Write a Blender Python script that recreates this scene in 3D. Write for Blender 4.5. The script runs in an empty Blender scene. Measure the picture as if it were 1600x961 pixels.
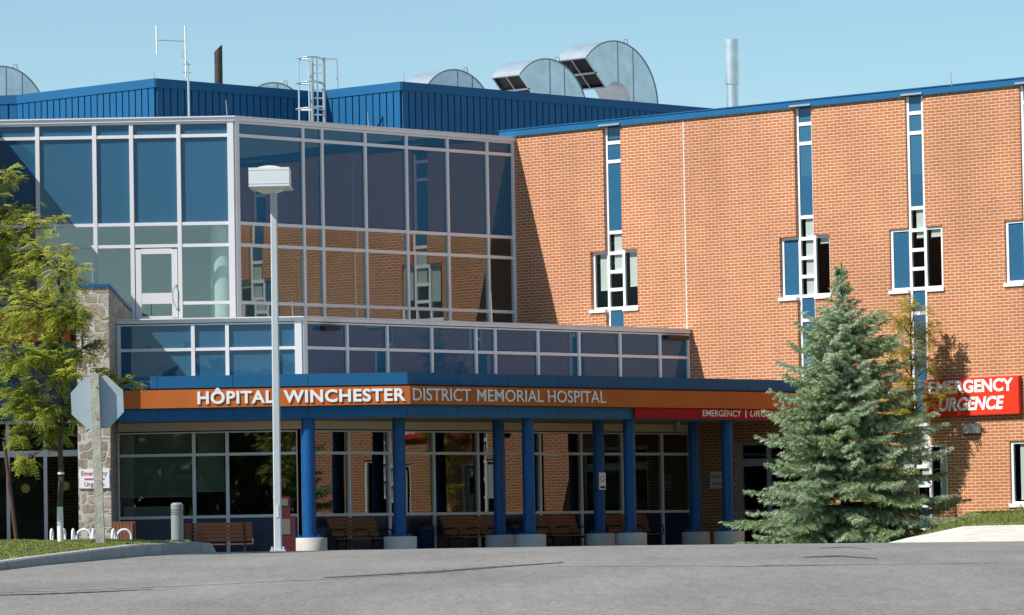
import bpy, math, random
from mathutils import Vector, Matrix
sc = bpy.context.scene
COL = sc.collection
R = math.radians
# ------------------------------------------------------------------ camera, sky, sun, exposure
F_PX, CXP, CYP = 7200.0, 800.0, 480.5          # focal length and centre in photo pixels
PITCH, ROLL = R(2.94), R(1.0)
FWD = Vector((0, math.cos(PITCH), math.sin(PITCH)))
UP0 = Vector((0, -math.sin(PITCH), math.cos(PITCH)))
XX = Vector((1, 0, 0))
RIGHT = XX*math.cos(ROLL) - UP0*math.sin(ROLL)
UPV = XX*math.sin(ROLL) + UP0*math.cos(ROLL)
cam_d = bpy.data.cameras.new('camera'); cam = bpy.data.objects.new('camera', cam_d); COL.objects.link(cam)
cam_d.sensor_width = 36.0; cam_d.lens = F_PX/1600.0*36.0
cam_d.clip_start = 0.5; cam_d.clip_end = 5000
cam.matrix_world = Matrix((
    (RIGHT.x, UPV.x, -FWD.x, 0), (RIGHT.y, UPV.y, -FWD.y, 0), (RIGHT.z, UPV.z, -FWD.z, 0), (0, 0, 0, 1)))
sc.camera = cam
LIGHT = Vector((0.788, 0.426, -1.0)).normalized()      # direction the sunlight travels
SUN_EL = math.asin(-LIGHT.z)
SUN_AZ = math.atan2(-LIGHT.x, -LIGHT.y)
w = bpy.data.worlds.new('World'); sc.world = w; w.use_nodes = True
nt = w.node_tree; nt.nodes.clear()
wo = nt.nodes.new('ShaderNodeOutputWorld'); bg = nt.nodes.new('ShaderNodeBackground')
sky = nt.nodes.new('ShaderNodeTexSky'); sky.sky_type = 'NISHITA'; sky.sun_disc = False
sky.sun_elevation = SUN_EL; sky.sun_rotation = SUN_AZ
sky.altitude = 0; sky.air_density = 0.8; sky.dust_density = 0.0; sky.ozone_density = 3.0
tint = nt.nodes.new('ShaderNodeMix'); tint.data_type = 'RGBA'; tint.blend_type = 'MULTIPLY'; tint.inputs[0].default_value = 1
tint.inputs[7].default_value = (1.0, 1.07, .95, 1)
nt.links.new(sky.outputs[0], tint.inputs[6]); nt.links.new(tint.outputs[2], bg.inputs[0]); bg.inputs[1].default_value = 0.078
nt.links.new(bg.outputs[0], wo.inputs[0])
sun_d = bpy.data.lights.new('sun', 'SUN'); sun = bpy.data.objects.new('sun', sun_d); COL.objects.link(sun)
sun_d.energy = 4.0; sun_d.angle = R(0.5); sun_d.color = (1.0, 0.94, 0.85)
sun.rotation_euler = LIGHT.to_track_quat('-Z', 'Y').to_euler()
sun.location = (-60, -30, 80)
sc.view_settings.view_transform = 'Standard'; sc.view_settings.look = 'None'
sc.view_settings.exposure = 0.75; sc.view_settings.gamma = 1.0
try: sc.view_settings.use_curve_mapping = False
except Exception: pass
sc.cycles.max_bounces = 8; sc.cycles.glossy_bounces = 4; sc.cycles.transparent_max_bounces = 12
sc.cycles.caustics_reflective = False; sc.cycles.caustics_refractive = False

# ------------------------------------------------------------------ pixel rays and vertical frames
def ray(px, py):
    dx = (px-CXP)/F_PX; dy = -(py-CYP)/F_PX
    return FWD + RIGHT*dx + UPV*dy
def at(px, py, Y):
    r = ray(px, py); return r*(Y/r.y)
class Frame:
    """vertical plane: origin o, direction d along it, outward normal n (all 2D)"""
    def __init__(s, o, d, n):
        s.o = Vector(o); s.d = Vector(d).normalized(); s.n = Vector(n).normalized()
    def sz(s, px, py, off=0.0):
        r = ray(px, py); r2 = Vector((r.x, r.y))
        t = (s.o.dot(s.n)+off)/r2.dot(s.n); p = r2*t
        return (p-s.o).dot(s.d), t*r.z
    def s(s, px, py, off=0.0): return s.sz(px, py, off)[0]
    def z(s, px, py, off=0.0): return s.sz(px, py, off)[1]
    def p(s, a, n, z):
        q = s.o + s.d*a + s.n*n; return Vector((q.x, q.y, z))
    def shifted(s, n): return Frame(s.o+s.n*n, s.d, s.n)
G = Vector((0.687, 0.727)).normalized(); B = Vector((G.y, -G.x))        # the two wall directions
C1 = Vector((-7.2, 120.0)); J1 = C1 + G*10.63
C2 = Vector((-5.17, 112.9)); J2 = C2 + G*14.38
C3 = Vector((-2.52, 110.2)); J3 = C3 + G*14.53
W = Frame(J1, B, -G)                                     # brick wall
CH1 = Frame(C1, (1, 0), (0, -1)); G1 = Frame(C1, G, B)   # upper glass: chamfer and right face
CH2 = Frame(C2, (1, 0), (0, -1)); G2 = Frame(C2, G, B)   # lower glass
CH3 = Frame(C3, (1, 0), (0, -1)); G3 = Frame(C3, G, B)   # canopy edge
WORLD = Frame((0, 0), (1, 0), (0, -1))

def sstep(a, b, x):
    t = max(0.0, min(1.0, (x-a)/(b-a))); return t*t*(3-2*t)
PROF = [(-400, -1.75), (-20, -1.72), (0, -1.6), (42, -0.645), (55, -0.33), (62, -0.175), (68, -0.085), (73, -0.048), (77, -0.05), (84, -0.14), (94, -0.25), (104, -0.27), (2000, -0.27)]
def gz(X, Y):
    z = PROF[-1][1]
    for (a, za), (b, zb) in zip(PROF, PROF[1:]):
        if Y <= b:
            z = za+(zb-za)*max(0, (Y-a)/(b-a)); break
    cross = -0.0065*max(0.0, min(X, 40)-1.0)*(1-sstep(86, 100, Y))*sstep(20, 60, Y)
    return z+cross
def ground_at(px, py):
    r = ray(px, py); lo, hi = 20.0, 80.0
    for _ in range(60):
        m = (lo+hi)/2
        if r.z*(m/r.y) > gz(r.x*m/r.y, m): lo = m
        else: hi = m
    p = r*(lo/r.y); return Vector((p.x, p.y, gz(p.x, p.y)))

# ------------------------------------------------------------------ mesh builder
class MB:
    def __init__(s): s.v = []; s.f = []; s.m = []; s.uv = []
    def face(s, pts, m=0, uv=None):
        i = len(s.v); s.v += [tuple(p) for p in pts]; n = len(pts)
        s.f.append(tuple(range(i, i+n))); s.m.append(m)
        s.uv += list(uv) if uv else [(0.0, 0.0)]*n
        return s
    def fbox(s, F, a0, a1, n0, n1, z0, z1, m=0):
        P = F.p
        A = {(i, j, k): P((a0, a1)[i], (n0, n1)[j], (z0, z1)[k]) for i in (0, 1) for j in (0, 1) for k in (0, 1)}
        s.face([A[0,1,0], A[1,1,0], A[1,1,1], A[0,1,1]], m, [(a0, z0), (a1, z0), (a1, z1), (a0, z1)])
        s.face([A[1,0,0], A[0,0,0], A[0,0,1], A[1,0,1]], m, [(a1, z0), (a0, z0), (a0, z1), (a1, z1)])
        s.face([A[0,0,0], A[0,1,0], A[0,1,1], A[0,0,1]], m, [(n0, z0), (n1, z0), (n1, z1), (n0, z1)])
        s.face([A[1,1,0], A[1,0,0], A[1,0,1], A[1,1,1]], m, [(n1, z0), (n0, z0), (n0, z1), (n1, z1)])
        s.face([A[0,1,1], A[1,1,1], A[1,0,1], A[0,0,1]], m, [(a0, n1), (a1, n1), (a1, n0), (a0, n0)])
        s.face([A[0,0,0], A[1,0,0], A[1,1,0], A[0,1,0]], m, [(a0, n0), (a1, n0), (a1, n1), (a0, n1)])
        return s
    def box(s, x0, x1, y0, y1, z0, z1, m=0): return s.fbox(WORLD, x0, x1, -y1, -y0, z0, z1, m)
    def prism(s, poly, z0, z1, m=0, mtop=None):
        n = len(poly); mt = m if mtop is None else mtop
        s.face([(p[0], p[1], z1) for p in poly], mt, [(p[0], p[1]) for p in poly])
        s.face([(p[0], p[1], z0) for p in reversed(poly)], m, [(p[0], p[1]) for p in reversed(poly)])
        L = 0
        for i in range(n):
            a, b = poly[i], poly[(i+1) % n]; l = math.hypot(b[0]-a[0], b[1]-a[1])
            s.face([(a[0], a[1], z0), (b[0], b[1], z0), (b[0], b[1], z1), (a[0], a[1], z1)], m, [(L, z0), (L+l, z0), (L+l, z1), (L, z1)])
            L += l
        return s
    def tube(s, pts, rad, seg=8, m=0, caps=True):
        pts = [Vector(p) for p in pts]
        rads = rad if isinstance(rad, (list, tuple)) else [rad]*len(pts)
        rings = []
        prev = None
        for i, p in enumerate(pts):
            t = (pts[min(i+1, len(pts)-1)]-pts[max(i-1, 0)]).normalized()
            ref = prev if prev is not None else (Vector((0, 0, 1)) if abs(t.z) < .9 else Vector((1, 0, 0)))
            a = (ref-t*ref.dot(t)).normalized(); prev = a; b = t.cross(a)
            i0 = len(s.v)
            for k in range(seg):
                th = 2*math.pi*k/seg
                s.v.append(tuple(p+(a*math.cos(th)+b*math.sin(th))*rads[i]))
            rings.append(i0)
        for r0, r1 in zip(rings, rings[1:]):
            for k in range(seg):
                k2 = (k+1) % seg
                s.f.append((r0+k, r0+k2, r1+k2, r1+k)); s.m.append(m); s.uv += [(0, 0)]*4
        if caps:
            s.f.append(tuple(rings[0]+k for k in reversed(range(seg)))); s.m.append(m); s.uv += [(0, 0)]*seg
            s.f.append(tuple(rings[-1]+k for k in range(seg))); s.m.append(m); s.uv += [(0, 0)]*seg
        return s
    def lathe(s, cx, cy, prof, seg=24, m=0):
        rings = []
        for r, z in prof:
            i0 = len(s.v); rings.append(i0)
            for k in range(seg):
                th = 2*math.pi*k/seg
                s.v.append((cx+r*math.cos(th), cy+r*math.sin(th), z))
        for r0, r1 in zip(rings, rings[1:]):
            for k in range(seg):
                k2 = (k+1) % seg
                s.f.append((r0+k, r0+k2, r1+k2, r1+k)); s.m.append(m); s.uv += [(0, 0)]*4
        s.f.append(tuple(rings[0]+k for k in reversed(range(seg)))); s.m.append(m); s.uv += [(0, 0)]*seg
        s.f.append(tuple(rings[-1]+k for k in range(seg))); s.m.append(m); s.uv += [(0, 0)]*seg
        return s
    def mesh(s, name, mats, smooth=None):
        me = bpy.data.meshes.new(name); me.from_pydata(s.v, [], s.f)
        for mt in (mats if isinstance(mats, (list, tuple)) else [mats]): me.materials.append(mt)
        me.polygons.foreach_set('material_index', s.m)
        ul = me.uv_layers.new(name='UVMap'); flat = [c for u in s.uv for c in u]
        ul.data.foreach_set('uv', flat)
        me.update()
        if smooth is not None:
            for p in me.polygons: p.use_smooth = True
            try: me.set_sharp_from_angle(angle=R(smooth))
            except Exception: pass
        return me
    def build(s, name, mats, parent=None, smooth=None):
        return link(name, s.mesh(name, mats, smooth), parent)
ROOT_LOC = {}
def link(name, me, parent=None):
    o = bpy.data.objects.new(name, me); COL.objects.link(o)
    if parent is not None:
        o.parent = parent
        if parent.name in ROOT_LOC: o.matrix_parent_inverse = Matrix.Translation(-ROOT_LOC[parent.name])
    return o
def tag(o, label=None, cat=None, group=None, kind=None):
    if label: o['label'] = label
    if cat: o['category'] = cat
    if group: o['group'] = group
    if kind: o['kind'] = kind
    return o
def thing(name, loc, label, cat, group=None):
    o = bpy.data.objects.new(name, None); COL.objects.link(o); o.empty_display_size = .3
    o.location = loc; ROOT_LOC[o.name] = Vector(loc); return tag(o, label, cat, group)
def copy_tree(o, parent=None):
    c = o.copy(); COL.objects.link(c)
    if parent is not None: c.parent = parent
    for ch in o.children: copy_tree(ch, c)
    return c

# ------------------------------------------------------------------ materials
def sset(nd, name, val):
    if name in nd.inputs: nd.inputs[name].default_value = val
def mat(name, col, rough=.5, metal=0.0, spec=.5, var=0.0, vscale=3.0, bump=0.0, bscale=40.0, coat=0.0):
    m = bpy.data.materials.new(name); m.use_nodes = True; t = m.node_tree; b = t.nodes['Principled BSDF']
    b.inputs['Base Color'].default_value = (*col, 1); b.inputs['Roughness'].default_value = rough
    b.inputs['Metallic'].default_value = metal; sset(b, 'Specular IOR Level', spec); sset(b, 'Coat Weight', coat)
    tc = None
    if var > 0 or bump > 0:
        tc = t.nodes.new('ShaderNodeTexCoord')
    if var > 0:
        n = t.nodes.new('ShaderNodeTexNoise'); n.inputs['Scale'].default_value = vscale; n.inputs['Detail'].default_value = 5
        t.links.new(tc.outputs['Object'], n.inputs['Vector'])
        r = t.nodes.new('ShaderNodeMapRange'); r.inputs[1].default_value = .3; r.inputs[2].default_value = .7
        r.inputs[3].default_value = 1-var; r.inputs[4].default_value = 1+var
        t.links.new(n.outputs[0], r.inputs[0])
        mx = t.nodes.new('ShaderNodeVectorMath'); mx.operation = 'SCALE'; mx.inputs[0].default_value = col
        t.links.new(r.outputs[0], mx.inputs['Scale']); t.links.new(mx.outputs[0], b.inputs['Base Color'])
    if bump > 0:
        n = t.nodes.new('ShaderNodeTexNoise'); n.inputs['Scale'].default_value = bscale; n.inputs['Detail'].default_value = 4
        t.links.new(tc.outputs['Object'], n.inputs['Vector'])
        bp = t.nodes.new('ShaderNodeBump'); bp.inputs['Strength'].default_value = bump; bp.inputs['Distance'].default_value = .02
        t.links.new(n.outputs[0], bp.inputs['Height']); t.links.new(bp.outputs[0], b.inputs['Normal'])
    return m
def ramp(t, fac, stops):
    r = t.nodes.new('ShaderNodeValToRGB'); e = r.color_ramp.elements
    e[0].position, e[0].color = stops[0][0], (*stops[0][1], 1)
    e[1].position, e[1].color = stops[-1][0], (*stops[-1][1], 1)
    for p, c in stops[1:-1]:
        x = e.new(p); x.color = (*c, 1)
    t.links.new(fac, r.inputs[0]); return r
def brick_mat(name, c1, c2, mortar, bw=.2586, rh=.0808, ms=.010):
    m = bpy.data.materials.new(name); m.use_nodes = True; t = m.node_tree; b = t.nodes['Principled BSDF']
    tc = t.nodes.new('ShaderNodeTexCoord'); bt = t.nodes.new('ShaderNodeTexBrick')
    bt.offset = .5; bt.inputs['Scale'].default_value = 1; bt.inputs['Brick Width'].default_value = bw
    bt.inputs['Row Height'].default_value = rh; bt.inputs['Mortar Size'].default_value = ms
    bt.inputs['Mortar Smooth'].default_value = .15; bt.inputs['Bias'].default_value = -.1
    bt.inputs['Color1'].default_value = (*c1, 1); bt.inputs['Color2'].default_value = (*c2, 1); bt.inputs['Mortar'].default_value = (*mortar, 1)
    t.links.new(tc.outputs['UV'], bt.inputs['Vector'])
    n = t.nodes.new('ShaderNodeTexNoise'); n.inputs['Scale'].default_value = .35; n.inputs['Detail'].default_value = 6
    t.links.new(tc.outputs['UV'], n.inputs['Vector'])
    r = t.nodes.new('ShaderNodeMapRange'); r.inputs[1].default_value = .3; r.inputs[2].default_value = .7
    r.inputs[3].default_value = .88; r.inputs[4].default_value = 1.12; t.links.new(n.outputs[0], r.inputs[0])
    mps = t.nodes.new('ShaderNodeMapping'); mps.inputs['Scale'].default_value = (1.3, .09, 1); t.links.new(tc.outputs['UV'], mps.inputs[0])
    ns = t.nodes.new('ShaderNodeTexNoise'); ns.inputs['Scale'].default_value = 1.6; ns.inputs['Detail'].default_value = 5; t.links.new(mps.outputs[0], ns.inputs['Vector'])
    rs = t.nodes.new('ShaderNodeMapRange'); rs.inputs[1].default_value = .3; rs.inputs[2].default_value = .7; rs.inputs[3].default_value = .94; rs.inputs[4].default_value = 1.05
    t.links.new(ns.outputs[0], rs.inputs[0]); mu2 = t.nodes.new('ShaderNodeMath'); mu2.operation = 'MULTIPLY'
    t.links.new(r.outputs[0], mu2.inputs[0]); t.links.new(rs.outputs[0], mu2.inputs[1]); r = mu2
    mx = t.nodes.new('ShaderNodeVectorMath'); mx.operation = 'SCALE'
    t.links.new(bt.outputs['Color'], mx.inputs[0]); t.links.new(r.outputs[0], mx.inputs['Scale'])
    t.links.new(mx.outputs[0], b.inputs['Base Color'])
    bp = t.nodes.new('ShaderNodeBump'); bp.inputs['Strength'].default_value = .5; bp.inputs['Distance'].default_value = .006; bp.invert = True
    t.links.new(bt.outputs['Fac'], bp.inputs['Height']); t.links.new(bp.outputs[0], b.inputs['Normal'])
    b.inputs['Roughness'].default_value = .85; sset(b, 'Specular IOR Level', .2)
    return m
def glass_mat(name, tint, refl, warp=.15):
    """tinted reflective glazing, thin sheet: mirror part + tinted see-through part"""
    m = bpy.data.materials.new(name); m.use_nodes = True; t = m.node_tree; t.nodes.clear()
    out = t.nodes.new('ShaderNodeOutputMaterial'); mix = t.nodes.new('ShaderNodeMixShader')
    tr = t.nodes.new('ShaderNodeBsdfTransparent'); tr.inputs[0].default_value = (*tint, 1)
    gl = t.nodes.new('ShaderNodeBsdfGlossy'); gl.inputs['Roughness'].default_value = .01; gl.inputs[0].default_value = (.92, .97, 1, 1)
    ge = t.nodes.new('ShaderNodeNewGeometry'); dt = t.nodes.new('ShaderNodeVectorMath'); dt.operation = 'DOT_PRODUCT'
    t.links.new(ge.outputs['Incoming'], dt.inputs[0]); t.links.new(ge.outputs['True Normal'], dt.inputs[1])
    def mth(op, a, b=None):
        x = t.nodes.new('ShaderNodeMath'); x.operation = op
        for i, v in enumerate((a, b)):
            if v is None: continue
            if isinstance(v, (int, float)): x.inputs[i].default_value = v
            else: t.links.new(v, x.inputs[i])
        return x.outputs[0]
    pw = mth('POWER', mth('SUBTRACT', 1.0, mth('ABSOLUTE', dt.outputs['Value'])), 5.0)
    t.links.new(mth('ADD', mth('MULTIPLY', pw, 1-refl), refl), mix.inputs[0])
    tc = t.nodes.new('ShaderNodeTexCoord'); n = t.nodes.new('ShaderNodeTexNoise'); n.inputs['Scale'].default_value = .9; n.inputs['Detail'].default_value = 1
    t.links.new(tc.outputs['Object'], n.inputs['Vector'])
    bp = t.nodes.new('ShaderNodeBump'); bp.inputs['Strength'].default_value = warp; bp.inputs['Distance'].default_value = .02
    t.links.new(n.outputs[0], bp.inputs['Height']); t.links.new(bp.outputs[0], gl.inputs['Normal'])
    t.links.new(tr.outputs[0], mix.inputs[1]); t.links.new(gl.outputs[0], mix.inputs[2]); t.links.new(mix.outputs[0], out.inputs[0])
    return m
def leaf_mat(name, stops, rough=.55, trans=.25):
    """leaves differ in colour by a random value kept in the UV of each leaf"""
    m = bpy.data.materials.new(name); m.use_nodes = True; t = m.node_tree; b = t.nodes['Principled BSDF']
    tc = t.nodes.new('ShaderNodeTexCoord'); sp = t.nodes.new('ShaderNodeSeparateXYZ')
    t.links.new(tc.outputs['UV'], sp.inputs[0])
    r = ramp(t, sp.outputs[0], stops); t.links.new(r.outputs[0], b.inputs['Base Color'])
    b.inputs['Roughness'].default_value = rough; sset(b, 'Specular IOR Level', .3)
    if trans > 0:
        tl = t.nodes.new('ShaderNodeBsdfTranslucent'); mix = t.nodes.new('ShaderNodeMixShader'); mix.inputs[0].default_value = trans
        t.links.new(r.outputs[0], tl.inputs[0]); out = t.nodes['Material Output']
        t.links.new(b.outputs[0], mix.inputs[1]); t.links.new(tl.outputs[0], mix.inputs[2]); t.links.new(mix.outputs[0], out.inputs[0])
    return m
def asphalt_mat():
    m = bpy.data.materials.new('asphalt'); m.use_nodes = True; t = m.node_tree; b = t.nodes['Principled BSDF']
    tc = t.nodes.new('ShaderNodeTexCoord')
    n1 = t.nodes.new('ShaderNodeTexNoise'); n1.inputs['Scale'].default_value = .45; n1.inputs['Detail'].default_value = 8
    n2 = t.nodes.new('ShaderNodeTexNoise'); n2.inputs['Scale'].default_value = 22; n2.inputs['Detail'].default_value = 4
    n3 = t.nodes.new('ShaderNodeTexVoronoi'); n3.inputs['Scale'].default_value = 30
    mp = t.nodes.new('ShaderNodeMapping'); mp.inputs['Scale'].default_value = (1, .35, 1)
    t.links.new(tc.outputs['Object'], mp.inputs[0])
    t.links.new(mp.outputs[0], n1.inputs['Vector'])
    for n in (n2, n3): t.links.new(tc.outputs['Object'], n.inputs['Vector'])
    r1 = ramp(t, n1.outputs[0], [(.3, (.168, .165, .160)), (.55, (.206, .203, .196)), (.75, (.232, .227, .216))])
    r2 = ramp(t, n2.outputs[0], [(.3, (.58, .58, .58)), (.7, (1.42, 1.42, 1.40))])
    r3 = ramp(t, n3.outputs['Distance'], [(.08, (1.35, 1.33, 1.28)), (.3, (1, 1, 1))])
    def mul(a, c):
        x = t.nodes.new('ShaderNodeMix'); x.data_type = 'RGBA'; x.blend_type = 'MULTIPLY'; x.inputs[0].default_value = 1
        t.links.new(a, x.inputs[6]); t.links.new(c, x.inputs[7]); return x.outputs[2]
    n4 = t.nodes.new('ShaderNodeTexNoise'); n4.inputs['Scale'].default_value = 6; n4.inputs['Detail'].default_value = 3
    mp4 = t.nodes.new('ShaderNodeMapping'); mp4.inputs['Scale'].default_value = (1, .12, 1)
    t.links.new(tc.outputs['Object'], mp4.inputs[0]); t.links.new(mp4.outputs[0], n4.inputs['Vector'])
    r4 = ramp(t, n4.outputs[0], [(.3, (.92, .92, .92)), (.7, (1.07, 1.07, 1.07))])
    t.links.new(mul(mul(mul(r1.outputs[0], r2.outputs[0]), r3.outputs[0]), r4.outputs[0]), b.inputs['Base Color'])
    b.inputs['Roughness'].default_value = .9; sset(b, 'Specular IOR Level', .2)
    bp = t.nodes.new('ShaderNodeBump'); bp.inputs['Strength'].default_value = .5; bp.inputs['Distance'].default_value = .01
    t.links.new(n2.outputs[0], bp.inputs['Height']); t.links.new(bp.outputs[0], b.inputs['Normal'])
    return m
def stone_mat():
    m = bpy.data.materials.new('field_stone'); m.use_nodes = True; t = m.node_tree; b = t.nodes['Principled BSDF']
    tc = t.nodes.new('ShaderNodeTexCoord')
    mp = t.nodes.new('ShaderNodeMapping'); mp.inputs['Scale'].default_value = (3.3, 3.3, 4.3)
    nz = t.nodes.new('ShaderNodeTexNoise'); nz.inputs['Scale'].default_value = 3; nz.inputs['Detail'].default_value = 2
    t.links.new(tc.outputs['Object'], mp.inputs[0]); t.links.new(tc.outputs['Object'], nz.inputs['Vector'])
    ad = t.nodes.new('ShaderNodeMix'); ad.data_type = 'VECTOR'; ad.inputs[0].default_value = .05
    t.links.new(mp.outputs[0], ad.inputs[4]); t.links.new(nz.outputs['Color'], ad.inputs[5])
    v = t.nodes.new('ShaderNodeTexVoronoi'); v.distance = 'CHEBYCHEV'; v.inputs['Scale'].default_value = 1
    ve = t.nodes.new('ShaderNodeTexVoronoi'); ve.feature = 'F2'; ve.distance = 'CHEBYCHEV'; ve.inputs['Scale'].default_value = 1
    for n in (v, ve): t.links.new(ad.outputs[1], n.inputs['Vector'])
    df = t.nodes.new('ShaderNodeMath'); df.operation = 'SUBTRACT'
    t.links.new(ve.outputs['Distance'], df.inputs[0]); t.links.new(v.outputs['Distance'], df.inputs[1])
    sp = t.nodes.new('ShaderNodeSeparateColor'); t.links.new(v.outputs['Color'], sp.inputs[0])
    rc = ramp(t, sp.outputs[0], [(.0, (.30, .23, .16)), (.35, (.40, .33, .25)), (.6, (.30, .27, .23)), (.8, (.46, .41, .34)), (1, (.26, .17, .10))])
    n2 = t.nodes.new('ShaderNodeTexNoise'); n2.inputs['Scale'].default_value = 12; n2.inputs['Detail'].default_value = 6
    t.links.new(tc.outputs['Object'], n2.inputs['Vector'])
    r2 = ramp(t, n2.outputs[0], [(.3, (.7, .7, .7)), (.7, (1.25, 1.25, 1.25))])
    mu = t.nodes.new('ShaderNodeMix'); mu.data_type = 'RGBA'; mu.blend_type = 'MULTIPLY'; mu.inputs[0].default_value = 1
    t.links.new(rc.outputs[0], mu.inputs[6]); t.links.new(r2.outputs[0], mu.inputs[7])
    re = ramp(t, df.outputs[0], [(.03, (1, 1, 1)), (.09, (0, 0, 0))])
    mm = t.nodes.new('ShaderNodeMix'); mm.data_type = 'RGBA'
    t.links.new(re.outputs[0], mm.inputs[0]); t.links.new(mu.outputs[2], mm.inputs[6]); mm.inputs[7].default_value = (.55, .52, .47, 1)
    t.links.new(mm.outputs[2], b.inputs['Base Color']); b.inputs['Roughness'].default_value = .9
    bp = t.nodes.new('ShaderNodeBump'); bp.inputs['Strength'].default_value = .9; bp.inputs['Distance'].default_value = .04
    cl = t.nodes.new('ShaderNodeMath'); cl.operation = 'MINIMUM'; cl.inputs[1].default_value = .18; t.links.new(df.outputs[0], cl.inputs[0])
    t.links.new(cl.outputs[0], bp.inputs['Height']); t.links.new(bp.outputs[0], b.inputs['Normal'])
    return m
M = {}
M['brick'] = brick_mat('orange_brick', (.39, .138, .060), (.455, .170, .078), (.65, .51, .365), ms=.0094)
M['stone'] = stone_mat()
M['white'] = mat('white_aluminium', (.80, .80, .82), .35, var=.03, vscale=1)
M['greyframe'] = mat('grey_aluminium', (.42, .44, .47), .4)
M['blue'] = mat('blue_metal', (.017, .115, .265), .45, spec=.15, var=.05, vscale=.7)
M['bluedark'] = mat('groove_blue', (.006, .02, .05), .6)
M['bluecol'] = mat('blue_column_paint', (.007, .085, .265), .38, spec=.25, var=.06, vscale=2)
M['spandrel'] = mat('blue_spandrel_glass', (.028, .116, .215), .012, spec=.45, bump=.006, bscale=1.0)
M['blank'] = mat('dark_blue_panel', (.010, .028, .075), .25)
M['vision'] = glass_mat('reflective_vision_glass', (.64, .78, .74), .20, .035)
M['shopglass'] = glass_mat('tinted_shopfront_glass', (.42, .50, .46), .145, .05)
M['winglass'] = glass_mat('clear_window_glass', (.74, .81, .80), .09, .04)
M['orange'] = mat('orange_sign_metal', (.50, .135, .032), .42, spec=.15, var=.10, vscale=1.3)
M['red'] = mat('red_sign_face', (.70, .040, .018), .5, spec=.15)
M['redstrip'] = mat('dark_red_strip', (.36, .010, .016), .5, spec=.12)  # red darkened so the canopy shade sits in the colour
M['reddark'] = mat('red_sign_edge', (.55, .03, .02), .4)
M['letter'] = mat('white_letter', (.85, .85, .85), .45)
M['black'] = mat('black_metal', (.012, .012, .014), .45)
M['galv'] = mat('galvanised_steel', (.66, .76, .83), .38, metal=.75, var=.12, vscale=2.2)
M['galvdark'] = mat('galvanised_seam', (.25, .27, .29), .5, metal=.6)
M['soffit'] = mat('beige_soffit', (.36, .30, .24), .7)  # beige lowered to put canopy shade into the colour
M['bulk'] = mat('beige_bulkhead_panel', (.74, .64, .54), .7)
M['roof'] = mat('grey_roof_membrane', (.30, .30, .30), .9)
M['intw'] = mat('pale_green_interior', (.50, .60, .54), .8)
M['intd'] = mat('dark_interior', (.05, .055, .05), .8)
M['intf'] = mat('interior_floor', (.30, .28, .25), .6)
M['blind'] = mat('roller_blind', (.62, .64, .56), .9)
M['blindpale'] = mat('pale_blind', (.80, .80, .78), .9)
M['concrete'] = mat('concrete', (.56, .54, .49), .9, var=.12, vscale=3, bump=.2)
M['walk'] = mat('dark_paving', (.085, .083, .08), .9, var=.15, vscale=3)  # paving darkened to deepen the shade under the canopy
M['curb'] = mat('kerb_concrete', (.34, .335, .325), .9, var=.14, vscale=4, bump=.2)
M['pole'] = mat('grey_pole_paint', (.50, .55, .58), .5, var=.04)
M['lampw'] = mat('white_lamp_metal', (.72, .76, .78), .4, var=.04)
M['lens'] = mat('lamp_lens', (.75, .74, .62), .25)
M['alu'] = mat('bare_aluminium_sign', (.40, .48, .55), .5, metal=.25, var=.06, vscale=4)
M['postwood'] = mat('weathered_wood', (.40, .40, .34), .9, var=.2, vscale=9, bump=.4)
M['wood'] = mat('bench_wood', (.22, .085, .038), .6, var=.15, vscale=6)
M['boll'] = mat('bollard_grey', (.23, .255, .26), .6)
M['boxred'] = mat('dark_red_box', (.085, .010, .010), .4)
M['paper'] = mat('paper', (.14, .11, .10), .8)
M['grass'] = leaf_mat('grass', [(0, (.14, .20, .04)), (.6, (.26, .32, .08)), (1, (.44, .42, .18))], .7, .5)
M['soil'] = mat('lawn_ground', (.13, .155, .05), .95, var=.3, vscale=6)
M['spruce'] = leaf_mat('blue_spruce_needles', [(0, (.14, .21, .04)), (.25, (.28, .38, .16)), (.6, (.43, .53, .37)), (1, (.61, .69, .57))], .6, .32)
M['locust'] = leaf_mat('locust_leaves', [(0, (.26, .32, .045)), (.5, (.44, .49, .09)), (.85, (.58, .56, .13)), (1, (.62, .48, .11))], .5, .55)
M['locusty'] = leaf_mat('yellowing_leaves', [(0, (.34, .38, .06)), (.5, (.50, .47, .09)), (1, (.58, .44, .10))], .5, .5)
M['darkleaf'] = leaf_mat('far_leaves', [(0, (.04, .07, .015)), (1, (.09, .13, .03))], .6, .2)
M['bark'] = mat('bark', (.085, .062, .045), .9, var=.3, vscale=8)
M['guard'] = mat('white_trunk_guard', (.78, .80, .76), .6)
M['asphalt'] = asphalt_mat()
M['paleroad'] = mat('pale_worn_asphalt', (.24, .23, .21), .9, var=.4, vscale=3)
M['tar'] = mat('tar_seam', (.05, .05, .052), .6)  # dark for kerb joints and for shade painted along road seams
M['yellow'] = mat('yellow_sticker', (.30, .24, .02), .5)
M['textred'] = mat('red_print', (.50, .08, .10), .6)
M['textblk'] = mat('black_print', (.03, .03, .03), .6)
M['brownpole'] = mat('brown_pole_paint', (.10, .04, .025), .5)
M['chrome'] = mat('bright_steel', (.72, .74, .75), .25, metal=.8)
M['poleDark'] = mat('dark_grey_fixture', (.16, .17, .18), .5)
M['lightmetal'] = mat('light_grey_fixture', (.45, .47, .50), .35, metal=.5)

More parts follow.
